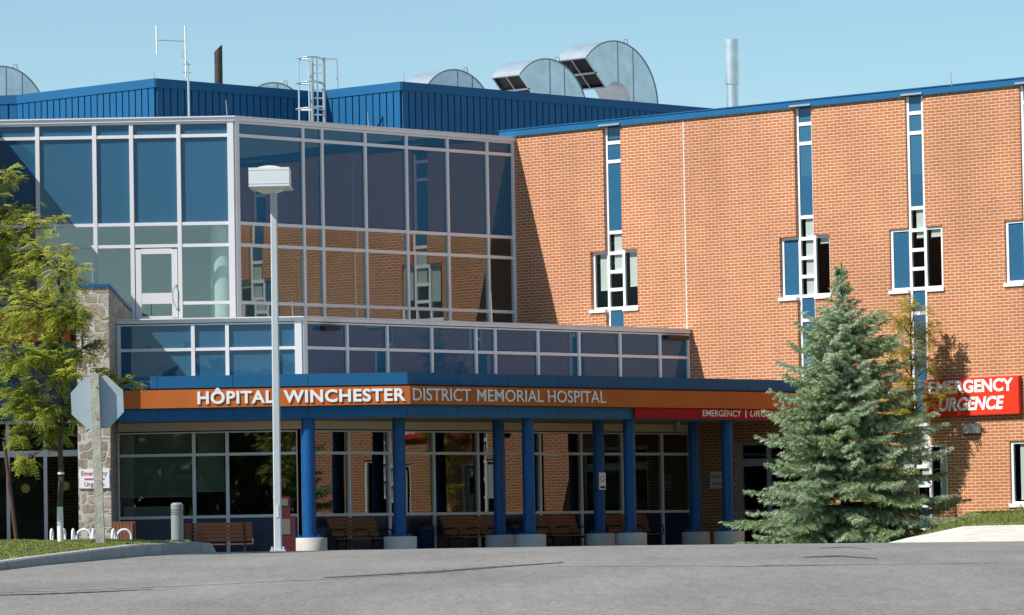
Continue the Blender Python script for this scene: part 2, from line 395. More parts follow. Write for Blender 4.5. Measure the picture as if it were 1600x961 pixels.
# ------------------------------------------------------------------ lettering
def text_mesh(txt, name, w, h, depth=.02, bold=0.0, shear=0.0, space=1.0, ref='H'):
    """letters as a mesh, baseline at z=0, cap height h, total width w, lying in the x-z plane"""
    def raw(s):
        cu = bpy.data.curves.new('t', 'FONT'); cu.body = s; cu.size = 1; cu.extrude = .02; cu.offset = bold; cu.shear = shear
        cu.space_character = space; cu.resolution_u = 4
        o = bpy.data.objects.new('t', cu); COL.objects.link(o)
        dg = bpy.context.evaluated_depsgraph_get(); me = bpy.data.meshes.new_from_object(o.evaluated_get(dg))
        bpy.data.objects.remove(o); bpy.data.curves.remove(cu); return me
    rm = raw(ref); ys = [v.co.y for v in rm.vertices]; y0, ch = min(ys), max(ys)-min(ys); bpy.data.meshes.remove(rm)
    me = raw(txt); xs = [v.co.x for v in me.vertices]; x0, x1 = min(xs), max(xs)
    zs = [v.co.z for v in me.vertices]; z0, z1 = min(zs), max(zs)
    for v in me.vertices:
        x, y, z = v.co
        v.co = ((x-x0)/(x1-x0)*w, -(z-z0)/max(z1-z0, 1e-6)*depth, (y-y0)/ch*h)
    me.name = name; return me
def text_on(F, txt, s0, s1, z0, z1, n, m, parent, depth=.02, bold=0.0, shear=0.0, space=1.0, name='lettering'):
    """on frame F between s0..s1; z0 baseline, z1 cap line"""
    me = text_mesh(txt, name, s1-s0, z1-z0, depth, bold, shear, space)
    for v in me.vertices:
        x, y, z = v.co; v.co = F.p(s0+x, n-y, z0+z)
    me.materials.clear(); me.materials.append(m)
    return link(name, me, parent)

# ------------------------------------------------------------------ ground
def strip_grid(xs, ys, zf, mb, m=0):
    for i in range(len(xs)-1):
        for j in range(len(ys)-1):
            mb.face([(xs[a], ys[b], zf(xs[a], ys[b])) for a, b in ((i, j), (i+1, j), (i+1, j+1), (i, j+1))], m)
xs = [-900, -300, -100, -60, -40] + [-30+2*i for i in range(36)] + [60, 100, 300, 900]
ys = [-900, -400, -100, -20] + [2*i for i in range(0, 20)] + [40+i for i in range(0, 65)] + [110, 120, 140, 200, 400, 1500]
mb = MB(); strip_grid(xs, ys, lambda x, y: gz(x, y)-.06, mb)
tag(mb.build('ground', M['soil'], smooth=60), kind='structure')
xr = [-60, -40] + [-30+1.5*i for i in range(48)] + [60]
yr = [-60, -40, -20] + [2*i for i in range(0, 20)] + [40+i for i in range(0, 70)]
mb = MB(); strip_grid(xr, yr, gz, mb)
tag(mb.build('road', M['asphalt'], smooth=60), kind='structure')
def ribbon(pxs, name, m, w0, lift=.004):
    mb = MB(); P = []
    for k in range(len(pxs)-1):
        a, b = pxs[k], pxs[k+1]
        for i in range(8):
            f = i/8.0; P.append((a[0]+(b[0]-a[0])*f, a[1]+(b[1]-a[1])*f))
    P.append(pxs[-1]); rnd = random.Random(len(name)+int(pxs[0][0]))
    g = [ground_at(*p) for p in P]; n = len(g)
    for i in range(n-1):
        def wd(k): return w0*(.35+.65*math.sin(math.pi*(k+.5)/(n)))*(.7+.6*math.sin(k*1.7)**2)
        q = []
        for k, sgn in ((i, -1), (i+1, -1), (i+1, 1), (i, 1)):
            x, y = g[k].x, g[k].y+sgn*wd(k); q.append((x, y, gz(x, y)+lift))
        mb.face(q)
    return tag(mb.build(name, m), kind='structure')
ribbon([(505, 903), (600, 898), (690, 893), (780, 886), (880, 879)], 'road_seam', M['tar'], .35)  # dark strip paints the shade lying in a dip of the road
ribbon([(-40, 927), (120, 922), (260, 916), (420, 909), (560, 902), (720, 894)], 'road_crack', M['paleroad'], .16)
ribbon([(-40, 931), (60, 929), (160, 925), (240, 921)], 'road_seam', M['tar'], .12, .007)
ribbon([(870, 885), (960, 885), (1080, 884), (1160, 885), (1240, 882)], 'road_crack', M['paleroad'], .10)
ribbon([(1240, 883), (1330, 882), (1440, 881), (1620, 879)], 'road_crack', M['paleroad'], .10)
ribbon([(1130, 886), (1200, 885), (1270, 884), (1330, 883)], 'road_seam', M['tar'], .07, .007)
ribbon([(1255, 871), (1310, 869), (1370, 873)], 'road_seam', M['tar'], .35)  # painted shade of another dip, like the next strip
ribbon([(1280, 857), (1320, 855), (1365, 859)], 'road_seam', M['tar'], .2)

# left island: kerb runs into the depth, lawn behind it
def xc(Y): return -5.0+(Y-72)*(1.67/12.0)
def zc(Y): return gz(xc(Y), Y)+.11+.075*sstep(59, 70, Y)
IY = [30, 40, 48, 54, 58, 60, 62, 64, 66, 68, 70, 71, 72]
def island_z(X, Y):
    d = xc(Y)-X
    return zc(min(Y, 72))-.01 + (.15-zc(min(Y, 72)))*sstep(0.1, 1.5, d)*sstep(50, 62, Y) + .02*math.sin(X*2.1+Y)*sstep(.3, 1, d)
mb = MB()
def kpt(Y, off, z): return (xc(Y)-off, Y, z)
for a, b in zip(IY, IY[1:]):
    ga, gb = gz(xc(a), a)-.05, gz(xc(b), b)-.05
    mb.face([kpt(a, -.02, ga), kpt(b, -.02, gb), kpt(b, .01, zc(b)-.02), kpt(a, .01, zc(a)-.02)])
    mb.face([kpt(a, .01, zc(a)-.02), kpt(b, .01, zc(b)-.02), kpt(b, .03, zc(b)), kpt(a, .03, zc(a))])
    mb.face([kpt(a, .03, zc(a)), kpt(b, .03, zc(b)), kpt(b, .2, zc(b)), kpt(a, .2, zc(a))])
    mb.face([kpt(a, .2, zc(a)), kpt(b, .2, zc(b)), kpt(b, .2, ga), kpt(a, .2, ga)])
# end of the kerb: sloped nose turning left
e = xc(72); zt = zc(72)
nose = [(e+.02, 72), (e+.28, 73.2), (e-.2, 74.0), (e-2.5, 74.6), (-40, 75.0)]
inner = [(e-.2, 72), (e-.15, 73.0), (e-.45, 73.6), (e-2.5, 74.2), (-40, 74.6)]
for i in range(4):
    a, b, c, d = nose[i], nose[i+1], inner[i+1], inner[i]
    za, zb = (zt if i == 0 else zt-.03 if i == 1 else zt), (zt-.03 if i == 0 else zt)
    g0 = -.12
    mb.face([(a[0], a[1], g0), (b[0], b[1], g0), ((b[0]*.75+c[0]*.25), (b[1]*.75+c[1]*.25), zb), ((a[0]*.75+d[0]*.25), (a[1]*.75+d[1]*.25), za)])
    mb.face([((a[0]*.75+d[0]*.25), (a[1]*.75+d[1]*.25), za), ((b[0]*.75+c[0]*.25), (b[1]*.75+c[1]*.25), zb), (c[0], c[1], zb), (d[0], d[1], za)])
for Yj in (60.2, 65.0, 69.6):
    g0 = gz(xc(Yj), Yj)-.04; zt_ = zc(Yj)
    mb.face([kpt(Yj-.009, -.026, g0), kpt(Yj+.009, -.026, g0), kpt(Yj+.009, .006, zt_-.012), kpt(Yj-.009, .006, zt_-.012)], 1)
    mb.face([kpt(Yj-.009, .035, zt_+.004), kpt(Yj+.009, .035, zt_+.004), kpt(Yj+.009, .195, zt_+.004), kpt(Yj-.009, .195, zt_+.004)], 1)
tag(mb.build('kerb', [M['curb'], M['tar']], smooth=30), kind='structure')
mb = MB()
IXo = [.2, .4, .7, 1.1, 1.6, 2.5, 4, 8, 20, 34]
for a, b in zip(IY+[73.8], (IY+[73.8])[1:]):
    for p, q in zip(IXo, IXo[1:]):
        mb.face([(xc(min(y, 72))-o, y, island_z(xc(min(y, 72))-o, y)) for y, o in ((a, q), (a, p), (b, p), (b, q))])
tag(mb.build('island_lawn', M['soil'], smooth=60), kind='structure')
def grass(name, label, pts_fn, n, h, seed, m, wid=.012):
    rnd = random.Random(seed); mb = MB()
    for _ in range(n):
        p = pts_fn(rnd)
        if p is None: continue
        x, y, z, hs = p; a = rnd.uniform(0, 6.28); ln = h*hs*rnd.uniform(.5, 1.3); wd = wid*rnd.uniform(.6, 1.3)
        lx, ly = rnd.gauss(0, .35)*ln, rnd.gauss(0, .35)*ln; u = rnd.random()
        dx, dy = math.cos(a)*wd, math.sin(a)*wd
        mb.face([(x-dx, y-dy, z-.01), (x+dx, y+dy, z-.01), (x+lx*.4+dx*.7, y+ly*.4+dy*.7, z+ln*.55), (x+lx*.4-dx*.7, y+ly*.4-dy*.7, z+ln*.55)], 0, [(u, 0)]*4)
        mb.face([(x+lx*.4-dx*.7, y+ly*.4-dy*.7, z+ln*.55), (x+lx*.4+dx*.7, y+ly*.4+dy*.7, z+ln*.55), (x+lx, y+ly, z+ln)], 0, [(u, 0)]*3)
    return tag(mb.build(name, m), label, 'grass', kind='stuff')
def isl(rnd):
    y = rnd.uniform(56, 73.6); o = .2+3.2*rnd.random()**1.4; x = xc(min(y, 72))-o
    return x, y, island_z(x, y), 1
grass('island_grass', 'short mown grass on the kerbed island under the stop sign', isl, 36000, .036, 3, M['grass'])

# right lawn and white concrete apron
def lawn_z(X, Y):
    front = 94.0
    t = sstep(front, 117, Y)
    side = sstep(8.9, 11.4, X*112/Y)
    return (-.22)*(1-side) + side*(.17+.38*t)
mb = MB()
lx = [6.0, 6.4, 6.8, 7.2, 7.6, 8, 8.4, 8.8, 9.2, 10, 11, 12, 14, 18, 24, 30]; ly = [93.19, 93.2, 94, 96, 98, 101, 104, 107, 110, 113, 116, 119, 122]
def wall_y(X): return J1.y - (X-J1.x)*(B.y/-B.x if False else -B.y/B.x)
for i in range(len(lx)-1):
    for j in range(len(ly)-1):
        q = []
        for a, b in ((i, j), (i+1, j), (i+1, j+1), (i, j+1)):
            x = lx[a]; y = min(ly[b], wall_y(x)+.02)
            q.append((x, y, lawn_z(x, y) if b > 0 and a > 0 else -.4))
        if abs(q[0][1]-q[3][1]) > 1e-4 or abs(q[1][1]-q[2][1]) > 1e-4: mb.face(q)
tag(mb.build('lawn', M['soil'], smooth=60), kind='structure')
def rl(rnd):
    x = rnd.uniform(7.2, 15); y = rnd.uniform(93.2, wall_y(x)-.02)
    hs = 1.0
    if wall_y(x)-y < 1.0 and x > 9.5: hs = 1+2.2*max(0, math.sin(x*3.1))*rnd.random()
    return x, y, lawn_z(x, y), hs
grass('lawn_grass', 'grass and tall weeds along the foot of the brick wall', rl, 26000, .09, 5, M['grass'], .016)
mb = MB()
ap = [(1378, 856), (1392, 847), (1425, 839), (1465, 831), (1505, 822.5), (1550, 821), (1600, 820), (1700, 818), (2100, 815)]
prev = None
for px, py in ap:
    top = at(px, py, 93.0); bot = Vector((at(px, py, 88.5).x, 88.5, gz(top.x, 88.5)-.06)); back = Vector((top.x+.02, 94.4, top.z-.02)); toe = Vector((top.x, 92.86, top.z-.03))
    if prev:
        for a, b in zip(range(3), range(1, 4)): mb.face([prev[a], (bot, toe, top, back)[a], (bot, toe, top, back)[b], prev[b]])
        mb.face([prev[3], back, Vector((back.x, back.y, -.5)), Vector((prev[3].x, prev[3].y, -.5))])
    prev = (bot, toe, top, back)
tag(mb.build('concrete_apron', M['concrete'], smooth=30), kind='structure')
# walk in front of the entrance
mb = MB(); mb.prism([(-30, 98.5), (-9.5, 98.5), (-7.5, 100.5), (-2.5, 107.5), (J3.x+1, J3.y-2), (J3.x, J3.y), (J2.x, J2.y), (C2.x, C2.y), (-30, 113)], -.30, -.245)
tag(mb.build('sidewalk', M['walk']), kind='structure')

# ------------------------------------------------------------------ hospital building
HOS = thing('hospital_building', (0, 121, -.27), 'red brick and blue glass hospital with white mullions and an orange sign band', 'building')
rnd = random.Random(11)
def curtain(F, name, sed, zed, wm, wr, kinds, n_out=.06, ends=(True, True), skip=(), pane_n=0.0, parent=HOS, label=None, framemat='white', pname='window_pane'):
    mb = MB(); zb, zt = zed[0], zed[-1]
    for i, sv in enumerate(sed):
        if (i == 0 and not ends[0]) or (i == len(sed)-1 and not ends[1]): continue
        mb.fbox(F, sv-wm/2, sv+wm/2, -.06, n_out, zb, zt)
    for i in range(len(sed)-1):
        a, b = sed[i]+wm/2, sed[i+1]-wm/2
        for j, zv in enumerate(zed):
            if (i, j, 'rail') in skip: continue
            h = wr/2
            mb.fbox(F, a, b, -.055, n_out-.012, max(zv-h, zb), min(zv+h, zt))
    fr = mb.build(name, M[framemat], parent)
    if label: fr['label'] = label
    for i in range(len(sed)-1):
        for j in range(len(zed)-1):
            if (i, j) in skip: continue
            k = kinds(i, j)
            if k is None: continue
            a, b, z0, z1 = sed[i]+wm/2-.01, sed[i+1]-wm/2+.01, zed[j]+wr/2-.01, zed[j+1]-wr/2+.01
            if j == 0: z0 = zed[0]+wr/2-.01
            ta, tb_ = rnd.gauss(0, .0028), rnd.gauss(0, .0028); sm, zm = (a+b)/2, (z0+z1)/2
            def pn(sv, zv): return pane_n+ta*(sv-sm)+tb_*(zv-zm)
            p = MB().face([F.p(a, pn(a, z0), z0), F.p(b, pn(b, z0), z0), F.p(b, pn(b, z1), z1), F.p(a, pn(a, z1), z1)])
            if k not in ('vision', 'shopglass'): p.face([F.p(b, pane_n-.03, z0), F.p(a, pane_n-.03, z0), F.p(a, pane_n-.03, z1), F.p(b, pane_n-.03, z1)])
            p.build(pname if k in ('vision', 'shopglass') else 'spandrel_panel', M[k], fr)
    return fr
# ---- upper glass block
rows1 = [500, 473.5, 383.5, 349.5, 212.3, 191]
zed1 = [CH1.z(300, y) for y in rows1]
ztop1 = CH1.z(300, 182.5)
sL1 = -6.5
sed1 = [sL1, CH1.s(-26, 270), CH1.s(59, 270), CH1.s(148, 270), CH1.s(205.6, 270), CH1.s(279.5, 270), -.055]
def k1(i, j): return 'spandrel' if j >= 3 else 'vision'
curtain(CH1, 'curtain_wall', sed1, zed1, .105, .085, k1, skip=[(4, 0), (4, 1), (4, 1, 'rail')])
g1px = [472.8, 502.6, 570, 634.3, 698.3, 760.3]
L1 = (J1-C1).length
sed_g1 = [.06] + [G1.s(p, 300) for p in g1px] + [L1-.05]
curtain(G1, 'curtain_wall', sed_g1, zed1, .085, .085, k1)
mb = MB().fbox(CH1, -.16, .0, -.1, .075, zed1[0], ztop1-.12); mb.fbox(G1, -.0, .14, -.1, .075, zed1[0], ztop1-.12)
mb.build('corner_post', M['white'], HOS)
def miter(Pts, offs):
    """offset a 2D polyline outward (to its right-hand normals given) by offs"""
    out = []
    for i, (p, ns) in enumerate(Pts):
        if len(ns) == 1: m = ns[0]
        else: m = (ns[0]+ns[1])/(1+ns[0].dot(ns[1]))
        out.append(p+m*offs)
    return out
N0 = Vector((0, -1))
def band(pl, o_in, o_out, z0, z1, m=0, mb=None):
    mb = mb or MB(); a = miter(pl, o_in); b = miter(pl, o_out)
    mb.prism([tuple(v) for v in b]+[tuple(v) for v in reversed(a)], z0, z1, m); return mb
PL1 = [(Vector((C1.x+sL1, C1.y)), (N0,)), (C1, (N0, B)), (J1, (B,))]
mb = band(PL1, -.25, .10, zed1[-1]+.02, ztop1-.035); band(PL1, -.27, .13, ztop1-.032, ztop1, 0, mb)
mb.build('roof_coping', M['white'], HOS)
# balcony door in the chamfer
d0, d1 = sed1[4]+.07, sed1[5]-.07
dz0, dz1 = CH1.z(245, 497), CH1.z(245, 389.5)
mb = MB(); st = .15
gl0, gl1 = CH1.s(221, 430), CH1.s(268.5, 430)
mb.fbox(CH1, d0, gl0, -.03, .045, dz0, dz1); mb.fbox(CH1, gl1, d1, -.03, .045, dz0, dz1)
for ya, yb in ((397, 388.6), (475, 458), (500, 494)):
    mb.fbox(CH1, gl0, gl1, -.028, .04, CH1.z(245, ya), CH1.z(245, yb))
door = mb.build('balcony_door', M['white'], HOS)
MB().face([CH1.p(gl0, .0, dz0), CH1.p(gl1, .0, dz0), CH1.p(gl1, .0, dz1-.1), CH1.p(gl0, .0, dz1-.1)]).build('door_pane', M['vision'], door)
hp = [CH1.p(CH1.s(x, y), n, CH1.z(x, y)) for x, y, n in ((275, 444, .05), (274, 449, .1), (271, 455, .13), (270, 463, .13), (271.5, 472, .13), (275, 479, .1), (276, 483, .05))]
MB().tube(hp, .016, 8).build('handle', M['chrome'], door, smooth=40)
# ---- lower glass block: clerestory and ground floor share the same mullion lines
g2px = [540.8, 603.5, 673, 742, 772, 838.8, 903, 967, 1029.3]
L2 = (J2-C2).length
sed_g2 = [.09] + [G2.s(p, 530) for p in g2px] + [L2-.05]
ch2L = CH2.s(186, 545)
sed2 = [ch2L, CH2.s(301.5, 530), CH2.s(355, 530), CH2.s(431, 530), -.1]
z_can_top = CH3.z(632, 581.4)
zedc = [CH2.z(330, y) for y in (592, 545.6, 505.5)]
ztop2 = CH2.z(330, 496.6)
curtain(CH2, 'clerestory', sed2, zedc, .09, .075, lambda i, j: 'spandrel')
curtain(G2, 'clerestory', sed_g2, zedc, .075, .075, lambda i, j: 'spandrel')
mb = MB().fbox(CH2, -.17, .0, -.1, .07, zedc[0], ztop2-.1); mb.fbox(G2, .0, .13, -.1, .07, zedc[0], ztop2-.1)
mb.build('corner_post', M['white'], HOS)
PL2 = [(Vector((C2.x+ch2L-.05, C2.y)), (N0,)), (C2, (N0, B)), (J2, (B,))]
mb = band(PL2, -.25, .09, zedc[-1]+.02, ztop2-.035); band(PL2, -.27, .13, ztop2-.032, ztop2, 0, mb)
mb.build('roof_coping', M['white'], HOS)
zg = [CH2.z(330, y) for y in (870, 807.5, 710.3, 674.5)]
zbulk = CH2.z(330, 650)
def kg(i, j): return 'blank' if j == 0 else 'shopglass'
sedg = [CH2.s(184, 700), CH2.s(303, 700), CH2.s(355, 700), CH2.s(431, 700), -.1]
curtain(CH2, 'shopfront_glazing', sedg, zg, .085, .07, kg, pname='shopfront_pane')
curtain(G2, 'shopfront_glazing', sed_g2, zg, .07, .07, kg, pname='shopfront_pane')
mb = MB().fbox(CH2, -.17, .0, -.1, .06, zg[0], zg[-1]); mb.fbox(G2, .0, .13, -.1, .06, zg[0], zg[-1])
mb.build('corner_post', M['white'], HOS)
PLB = [(Vector((C2.x+ch2L-.05, C2.y)), (N0,)), (C2, (N0, B)), (J2, (B,))]
band(PLB, -.2, .03, zg[-1]+.03, zedc[0]-.003).build('bulkhead', M['bulk'], HOS)
# ---- canopy
fasc_top = z_can_top; f1 = CH3.z(632, 600.4); o1, o0 = CH3.z(637, 602.9, .12), CH3.z(637, 631.3, .12); l1, l0 = CH3.z(632, 632.5), CH3.z(632, 651)
canL = CH3.s(184, 620)
PL3 = [(Vector((C3.x+canL, C3.y)), (N0,)), (C3, (N0, B)), (J3, (B,))]
mb = band(PL3, -.15, .0, f1, fasc_top); band(PL3, -.15, -.02, l0, l1, 0, mb)
can = mb.build('canopy_fascia', M['blue'], HOS)
band(PL3, -.15, -.06, l1+.002, f1-.002).build('shadow_gap', M['black'], can)
sm_ = MB()
for F_, ss in ((CH3, [-6.0, -4.2, -2.4, -.02]), (G3, [1.7, 3.5, 5.3, 7.1, 8.9, 10.7, 12.5])):
    for sv in ss:
        sm_.fbox(F_, sv-.006, sv+.006, -.01, .003, f1+.004, fasc_top-.004); sm_.fbox(F_, sv-.006, sv+.006, -.03, -.017, l0+.004, l1-.004)
sm_.build('panel_seams', M['bluedark'], can)
sb = band(PL3, -.05, .12, o0, o1).build('sign_band', M['orange'], HOS)
inn = miter(PL3, -.14); wl = [tuple(v) for v in inn]
poly = wl + [tuple(J2), tuple(C2), (C2.x+ch2L, C2.y)]
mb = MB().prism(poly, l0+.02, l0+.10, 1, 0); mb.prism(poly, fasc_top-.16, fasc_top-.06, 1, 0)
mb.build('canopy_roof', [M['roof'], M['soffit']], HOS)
def tx(F, txt, x0, x1, yb, yt, n, bold, **kw):
    xm = (x0+x1)/2
    return text_on(F, txt, F.s(x0, yb, n), F.s(x1, yb, n), F.z(xm, yb, n), F.z(xm, yt, n), n, M['letter'], sb, bold=bold, **kw)
tx(CH3, 'HÔPITAL', 308.5, 428.5, 630.6, 610.8, .133, .032, depth=.010, space=1.08)
tx(CH3, 'WINCHESTER', 443, 634, 627.8, 608, .133, .032, depth=.010, space=1.08)
tx(G3, 'DISTRICT', 645, 735.5, 626.2, 607.3, .133, .004, depth=.010)
tx(G3, 'MEMORIAL', 745.5, 849, 627.5, 609.3, .133, .004, depth=.010)
tx(G3, 'HOSPITAL', 856, 946.5, 629.0, 611, .133, .004, depth=.010)
# columns
def column(px, Y, r=.155, rp=.405):
    p = at(px, 745, Y); x = p.x
    mb = MB().lathe(x, Y, [(r, .2), (r, l0+.03)], 28)
    c = mb.build('column', M['bluecol'], HOS, smooth=40)
    mb = MB().lathe(x, Y, [(rp, -.3), (rp, .215), (rp-.015, .235)], 32); mb.build('plinth', M['concrete'], c, smooth=40)
    mb = MB().lathe(x, Y, [(r+.15, .235), (r+.15, .262), (r+.02, .268)], 24)
    for k in range(10):
        th = k*math.pi/5; bx, by = x+(r+.11)*math.cos(th), Y+(r+.11)*math.sin(th); mb.lathe(bx, by, [(.016, .262), (.016, .31)], 6)
    mb.build('base_flange', M['bluecol'], c)
    return c
column(482.5, 110.48, .165, .42)
column(624, 112.0)
for px in (826, 984, 1137):
    s = G3.s(px, 745, -.42); q = G3.p(s, -.42, 0); column(px, q.y)
for px in (780, 936, 1085.5):
    s = G3.s(px, 745, -1.65); q = G3.p(s, -1.65, 0); column(px, q.y, .15, .37)
# ---- brick wall with cross windows
cap0 = (W.z(1067, 186)+W.z(1500, 143.5))/2; cap1 = (W.z(1067, 175)+W.z(1500, 131))/2
x2 = 1257
zr = [W.z(x2, y) for y in (164, 193, 223.5, 338.8, 372.5, 402.8, 431.8, 462.5, 500)]   # rail centres from the top
dzf = W.z(1450, 697)-W.z(1450, 357.5)          # one storey down
wins = []   # (strip s0, s1, left side s, right side s, recess, z bottom, two storeys)
def wdef(pa, pb, pl, pr, y, rec):
    return (W.s(pa, y), W.s(pb, y), W.s(pl, y), W.s(pr, y), rec)
wd = [wdef(945.5, 973, 922.8, 996, 430, .10), wdef(1245, 1272.5, 1218.4, 1297, 420, .09), wdef(1419.5, 1447, 1390.6, 1473.5, 410, .045), wdef(1598.5, 1627, 1570.5, 1656, 400, .045)]
WE = 30.0; WZ0 = -.3
two = [False, False, True, True]
zbot = [zedc[0], fasc_top-.2, zr[8]+dzf*1.08, zr[8]+dzf*1.08]
zside1, zside0 = (W.z(1219, 371.5)+W.z(1391, 358.5))/2, (W.z(1219, 470)+W.z(1391, 460.5))/2
holes = []
er0, er1, erz = W.s(1149, 760), W.s(1262, 760), W.z(1160, 690)
for k, (a, b, l, r_, rec) in enumerate(wd):
    holes.append((a, b, zbot[k], zr[0]+.06, rec))
    for q in range(2 if two[k] else 1):
        holes.append((l, r_, zside0+dzf*q, zside1+dzf*q, rec))
holes.append((er0, er1, -.28, erz, .25))
sb_ = sorted(set([0.0, WE]+[h[0] for h in holes]+[h[1] for h in holes])); zb_ = sorted(set([WZ0, cap0]+[h[2] for h in holes]+[h[3] for h in holes]))
def hole_at(s, z):
    for h in holes:
        if h[0] < s < h[1] and h[2] < z < h[3]: return h
    return None
mb = MB()
for i in range(len(sb_)-1):
    for j in range(len(zb_)-1):
        a, b, z0, z1 = sb_[i], sb_[i+1], zb_[j], zb_[j+1]
        if z1 > cap0+1e-6: continue
        h = hole_at((a+b)/2, (z0+z1)/2)
        if not h:
            mb.face([W.p(a, 0, z0), W.p(b, 0, z0), W.p(b, 0, z1), W.p(a, 0, z1)], 0, [(a, z0), (b, z0), (b, z1), (a, z1)])
        else:
            D = -.2
            for (ss, zz, pts) in ((a-1e-3, (z0+z1)/2, ((a, 0, z0), (a, 0, z1), (a, D, z1), (a, D, z0))), (b+1e-3, (z0+z1)/2, ((b, 0, z0), (b, D, z0), (b, D, z1), (b, 0, z1))),
                                  ((a+b)/2, z0-1e-3, ((a, 0, z0), (a, D, z0), (b, D, z0), (b, 0, z0))), ((a+b)/2, z1+1e-3, ((a, 0, z1), (b, 0, z1), (b, D, z1), (a, D, z1)))):
                if not hole_at(ss, zz) and zz < cap0:
                    mb.face([W.p(*p) for p in pts], 0, [(p[0]+p[1], p[2]) for p in pts])
# control joint
brick = mb.build('brick_wall', M['brick'], HOS)
ex = W.s(1069.5, 300); MB().fbox(W, ex-.022, ex+.022, -.002, .006, fasc_top, cap0-.002).build('control_joint', M['concrete'], brick)
mb = MB().fbox(W, -.45, WE+.05, -.4, .07, cap0, cap1-.03); mb.fbox(W, -.45, WE+.05, -.42, .09, cap1-.028, cap1)
mb.build('parapet_cap', M['blue'], HOS)
def cross_window(k):
    a, b, l, r_, rec = wd[k]; n1 = -rec; n0 = n1-.07; ff = n1
    mb = MB(); panes = []; v = .085
    def V(s0, s1, z0, z1, d=0): mb.fbox(W, s0, s1, n0, n1+d, z0, z1)
    ZT = zr[0]+.055
    V(a, a+v, zbot[k], ZT); V(b-v, b, zbot[k], ZT)
    def rails(zs, hh=.045):
        for z in zs: mb.fbox(W, a+v, b-v, n0, n1-.006, z-hh, z+hh)
    allr = list(zr)
    mid = []
    if two[k]:
        allr += [z+dzf for z in zr[3:9]]
    allr = [z for z in allr if z > zbot[k]+.05]
    rails(allr)
    mb.fbox(W, a+v, b-v, n0, n1-.006, zbot[k], zbot[k]+.06)
    def pane(s0, s1, z0, z1, kind):
        F_ = [W.p(s0, n1-.03, z0), W.p(s1, n1-.03, z0), W.p(s1, n1-.03, z1), W.p(s0, n1-.03, z1)]
        panes.append((MB().face(F_), kind))
    seq = sorted(allr, reverse=True); edges = seq+[zbot[k]]
    vis = [(zr[3], zr[7])] + ([(zr[3]+dzf, zr[7]+dzf)] if two[k] else [])
    for z1, z0 in zip(edges, edges[1:]):
        if z1-z0 < .12: continue
        mid_ = (z0+z1)/2; kind = 'winglass' if any(v1 < mid_ < v0 for v0, v1 in vis) else 'spandrel'
        pane(a+v, b-v, z0+.03, z1-.03, kind)
    MB_room = MB(); blinds = MB()
    for q in range(2 if two[k] else 1):
        t1, t0 = zside1+dzf*q, zside0+dzf*q; zs0 = t0+.135
        # side frames, butted to the strip
        for s0, s1 in ((l, a), (b, r_)):
            out = s0 == l
            mb.fbox(W, s0, s1, n0, n1-.004, t1-.075, t1-.0)
            mb.fbox(W, s0, s1, n0, n1-.004, zs0-.05, zs0+.01)
            e0, e1 = (s0, s0+.085) if out else (s1-.085, s1)
            mb.fbox(W, e0, e1, n0, n1-.002, zs0+.01, t1-.075)
            p0, p1 = (s0+.085, s1) if out else (s0, s1-.085)
            spk = 'spandrel' if (out and k > 0 and q == 0) else 'winglass'
            pane(p0, p1, zs0+.01, t1-.075, spk)
        # room behind with blinds
        zR0, zR1 = t0-.3, zr[3]+dzf*q+.25
        rm = [(l-.6, -2.8), (r_+.6, -2.8)]
        A = lambda s, n, z: W.p(s, n, z)
        for pts in (((l-.6, -2.8, zR0), (r_+.6, -2.8, zR0), (r_+.6, -2.8, zR1), (l-.6, -2.8, zR1)), ((l-.6, -.22, zR0), (l-.6, -2.8, zR0), (l-.6, -2.8, zR1), (l-.6, -.22, zR1)),
                    ((r_+.6, -.22, zR0), (r_+.6, -2.8, zR0), (r_+.6, -2.8, zR1), (r_+.6, -.22, zR1)), ((l-.6, -.22, zR0), (r_+.6, -.22, zR0), (r_+.6, -2.8, zR0), (l-.6, -2.8, zR0)),
                    ((l-.6, -.22, zR1), (r_+.6, -.22, zR1), (r_+.6, -2.8, zR1), (l-.6, -2.8, zR1))):
            MB_room.face([A(*p) for p in pts])
        # blinds: (from, to, lower edge as a fraction of the window height)
        bl = {(0, 0): [(l+.22, a+.02, .32), (a+.21, b-.03, .60), (b+.12, r_-.03, .36)], (1, 0): [(a+.2, b-.03, .0), (b+.1, r_-.03, .87)], (2, 0): [(a+.2, b-.03, .84), (b+.1, r_-.03, .84)],
              (2, 1): [(l+.2, a+.02, .3), (a+.2, b-.03, .3), (b+.22, r_-.03, .12)], (3, 0): [(a+.1, b-.03, .5)], (3, 1): [(l+.25, a+.02, .05), (a+.2, b-.03, .3)]}.get((k, q), [])
        for s0, s1, fr in bl:
            zz0 = zs0+(t1-zs0)*fr; nb = n1-.075
            top = zr[3]+dzf*q if s0 >= a-.01 and s1 <= b+.05 else t1
            blinds.face([A(s0, nb, zz0), A(s1, nb, zz0), A(s1, nb, top), A(s0, nb, top)])
            blinds.fbox(W, s0, s1, nb-.01, nb+.012, zz0-.025, zz0+.0)
    win = mb.build('window', M['white'], HOS)
    for p, kind in panes: p.build('pane' if kind == 'winglass' else 'spandrel_panel', M[kind], win)
    for q in range(2 if two[k] else 1):
        t0 = zside0+dzf*q
        for s0, s1, e0, e1 in ((l, a, .04, .0), (b, r_, -.0, .03)):
            MB().fbox(W, s0-e0, s1+e1, n0, .045, t0-.0, t0+.088).build('sill', M['white'], win)
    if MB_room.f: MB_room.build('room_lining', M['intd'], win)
    if blinds.f: blinds.build('blind', M['blindpale'], win)
    MB().fbox(W, a-.06, b+.06, n1-.06, .11, zr[0]-.035, zr[0]+.012).build('head_flashing', M['lightmetal'], win)
for k in range(4): cross_window(k)
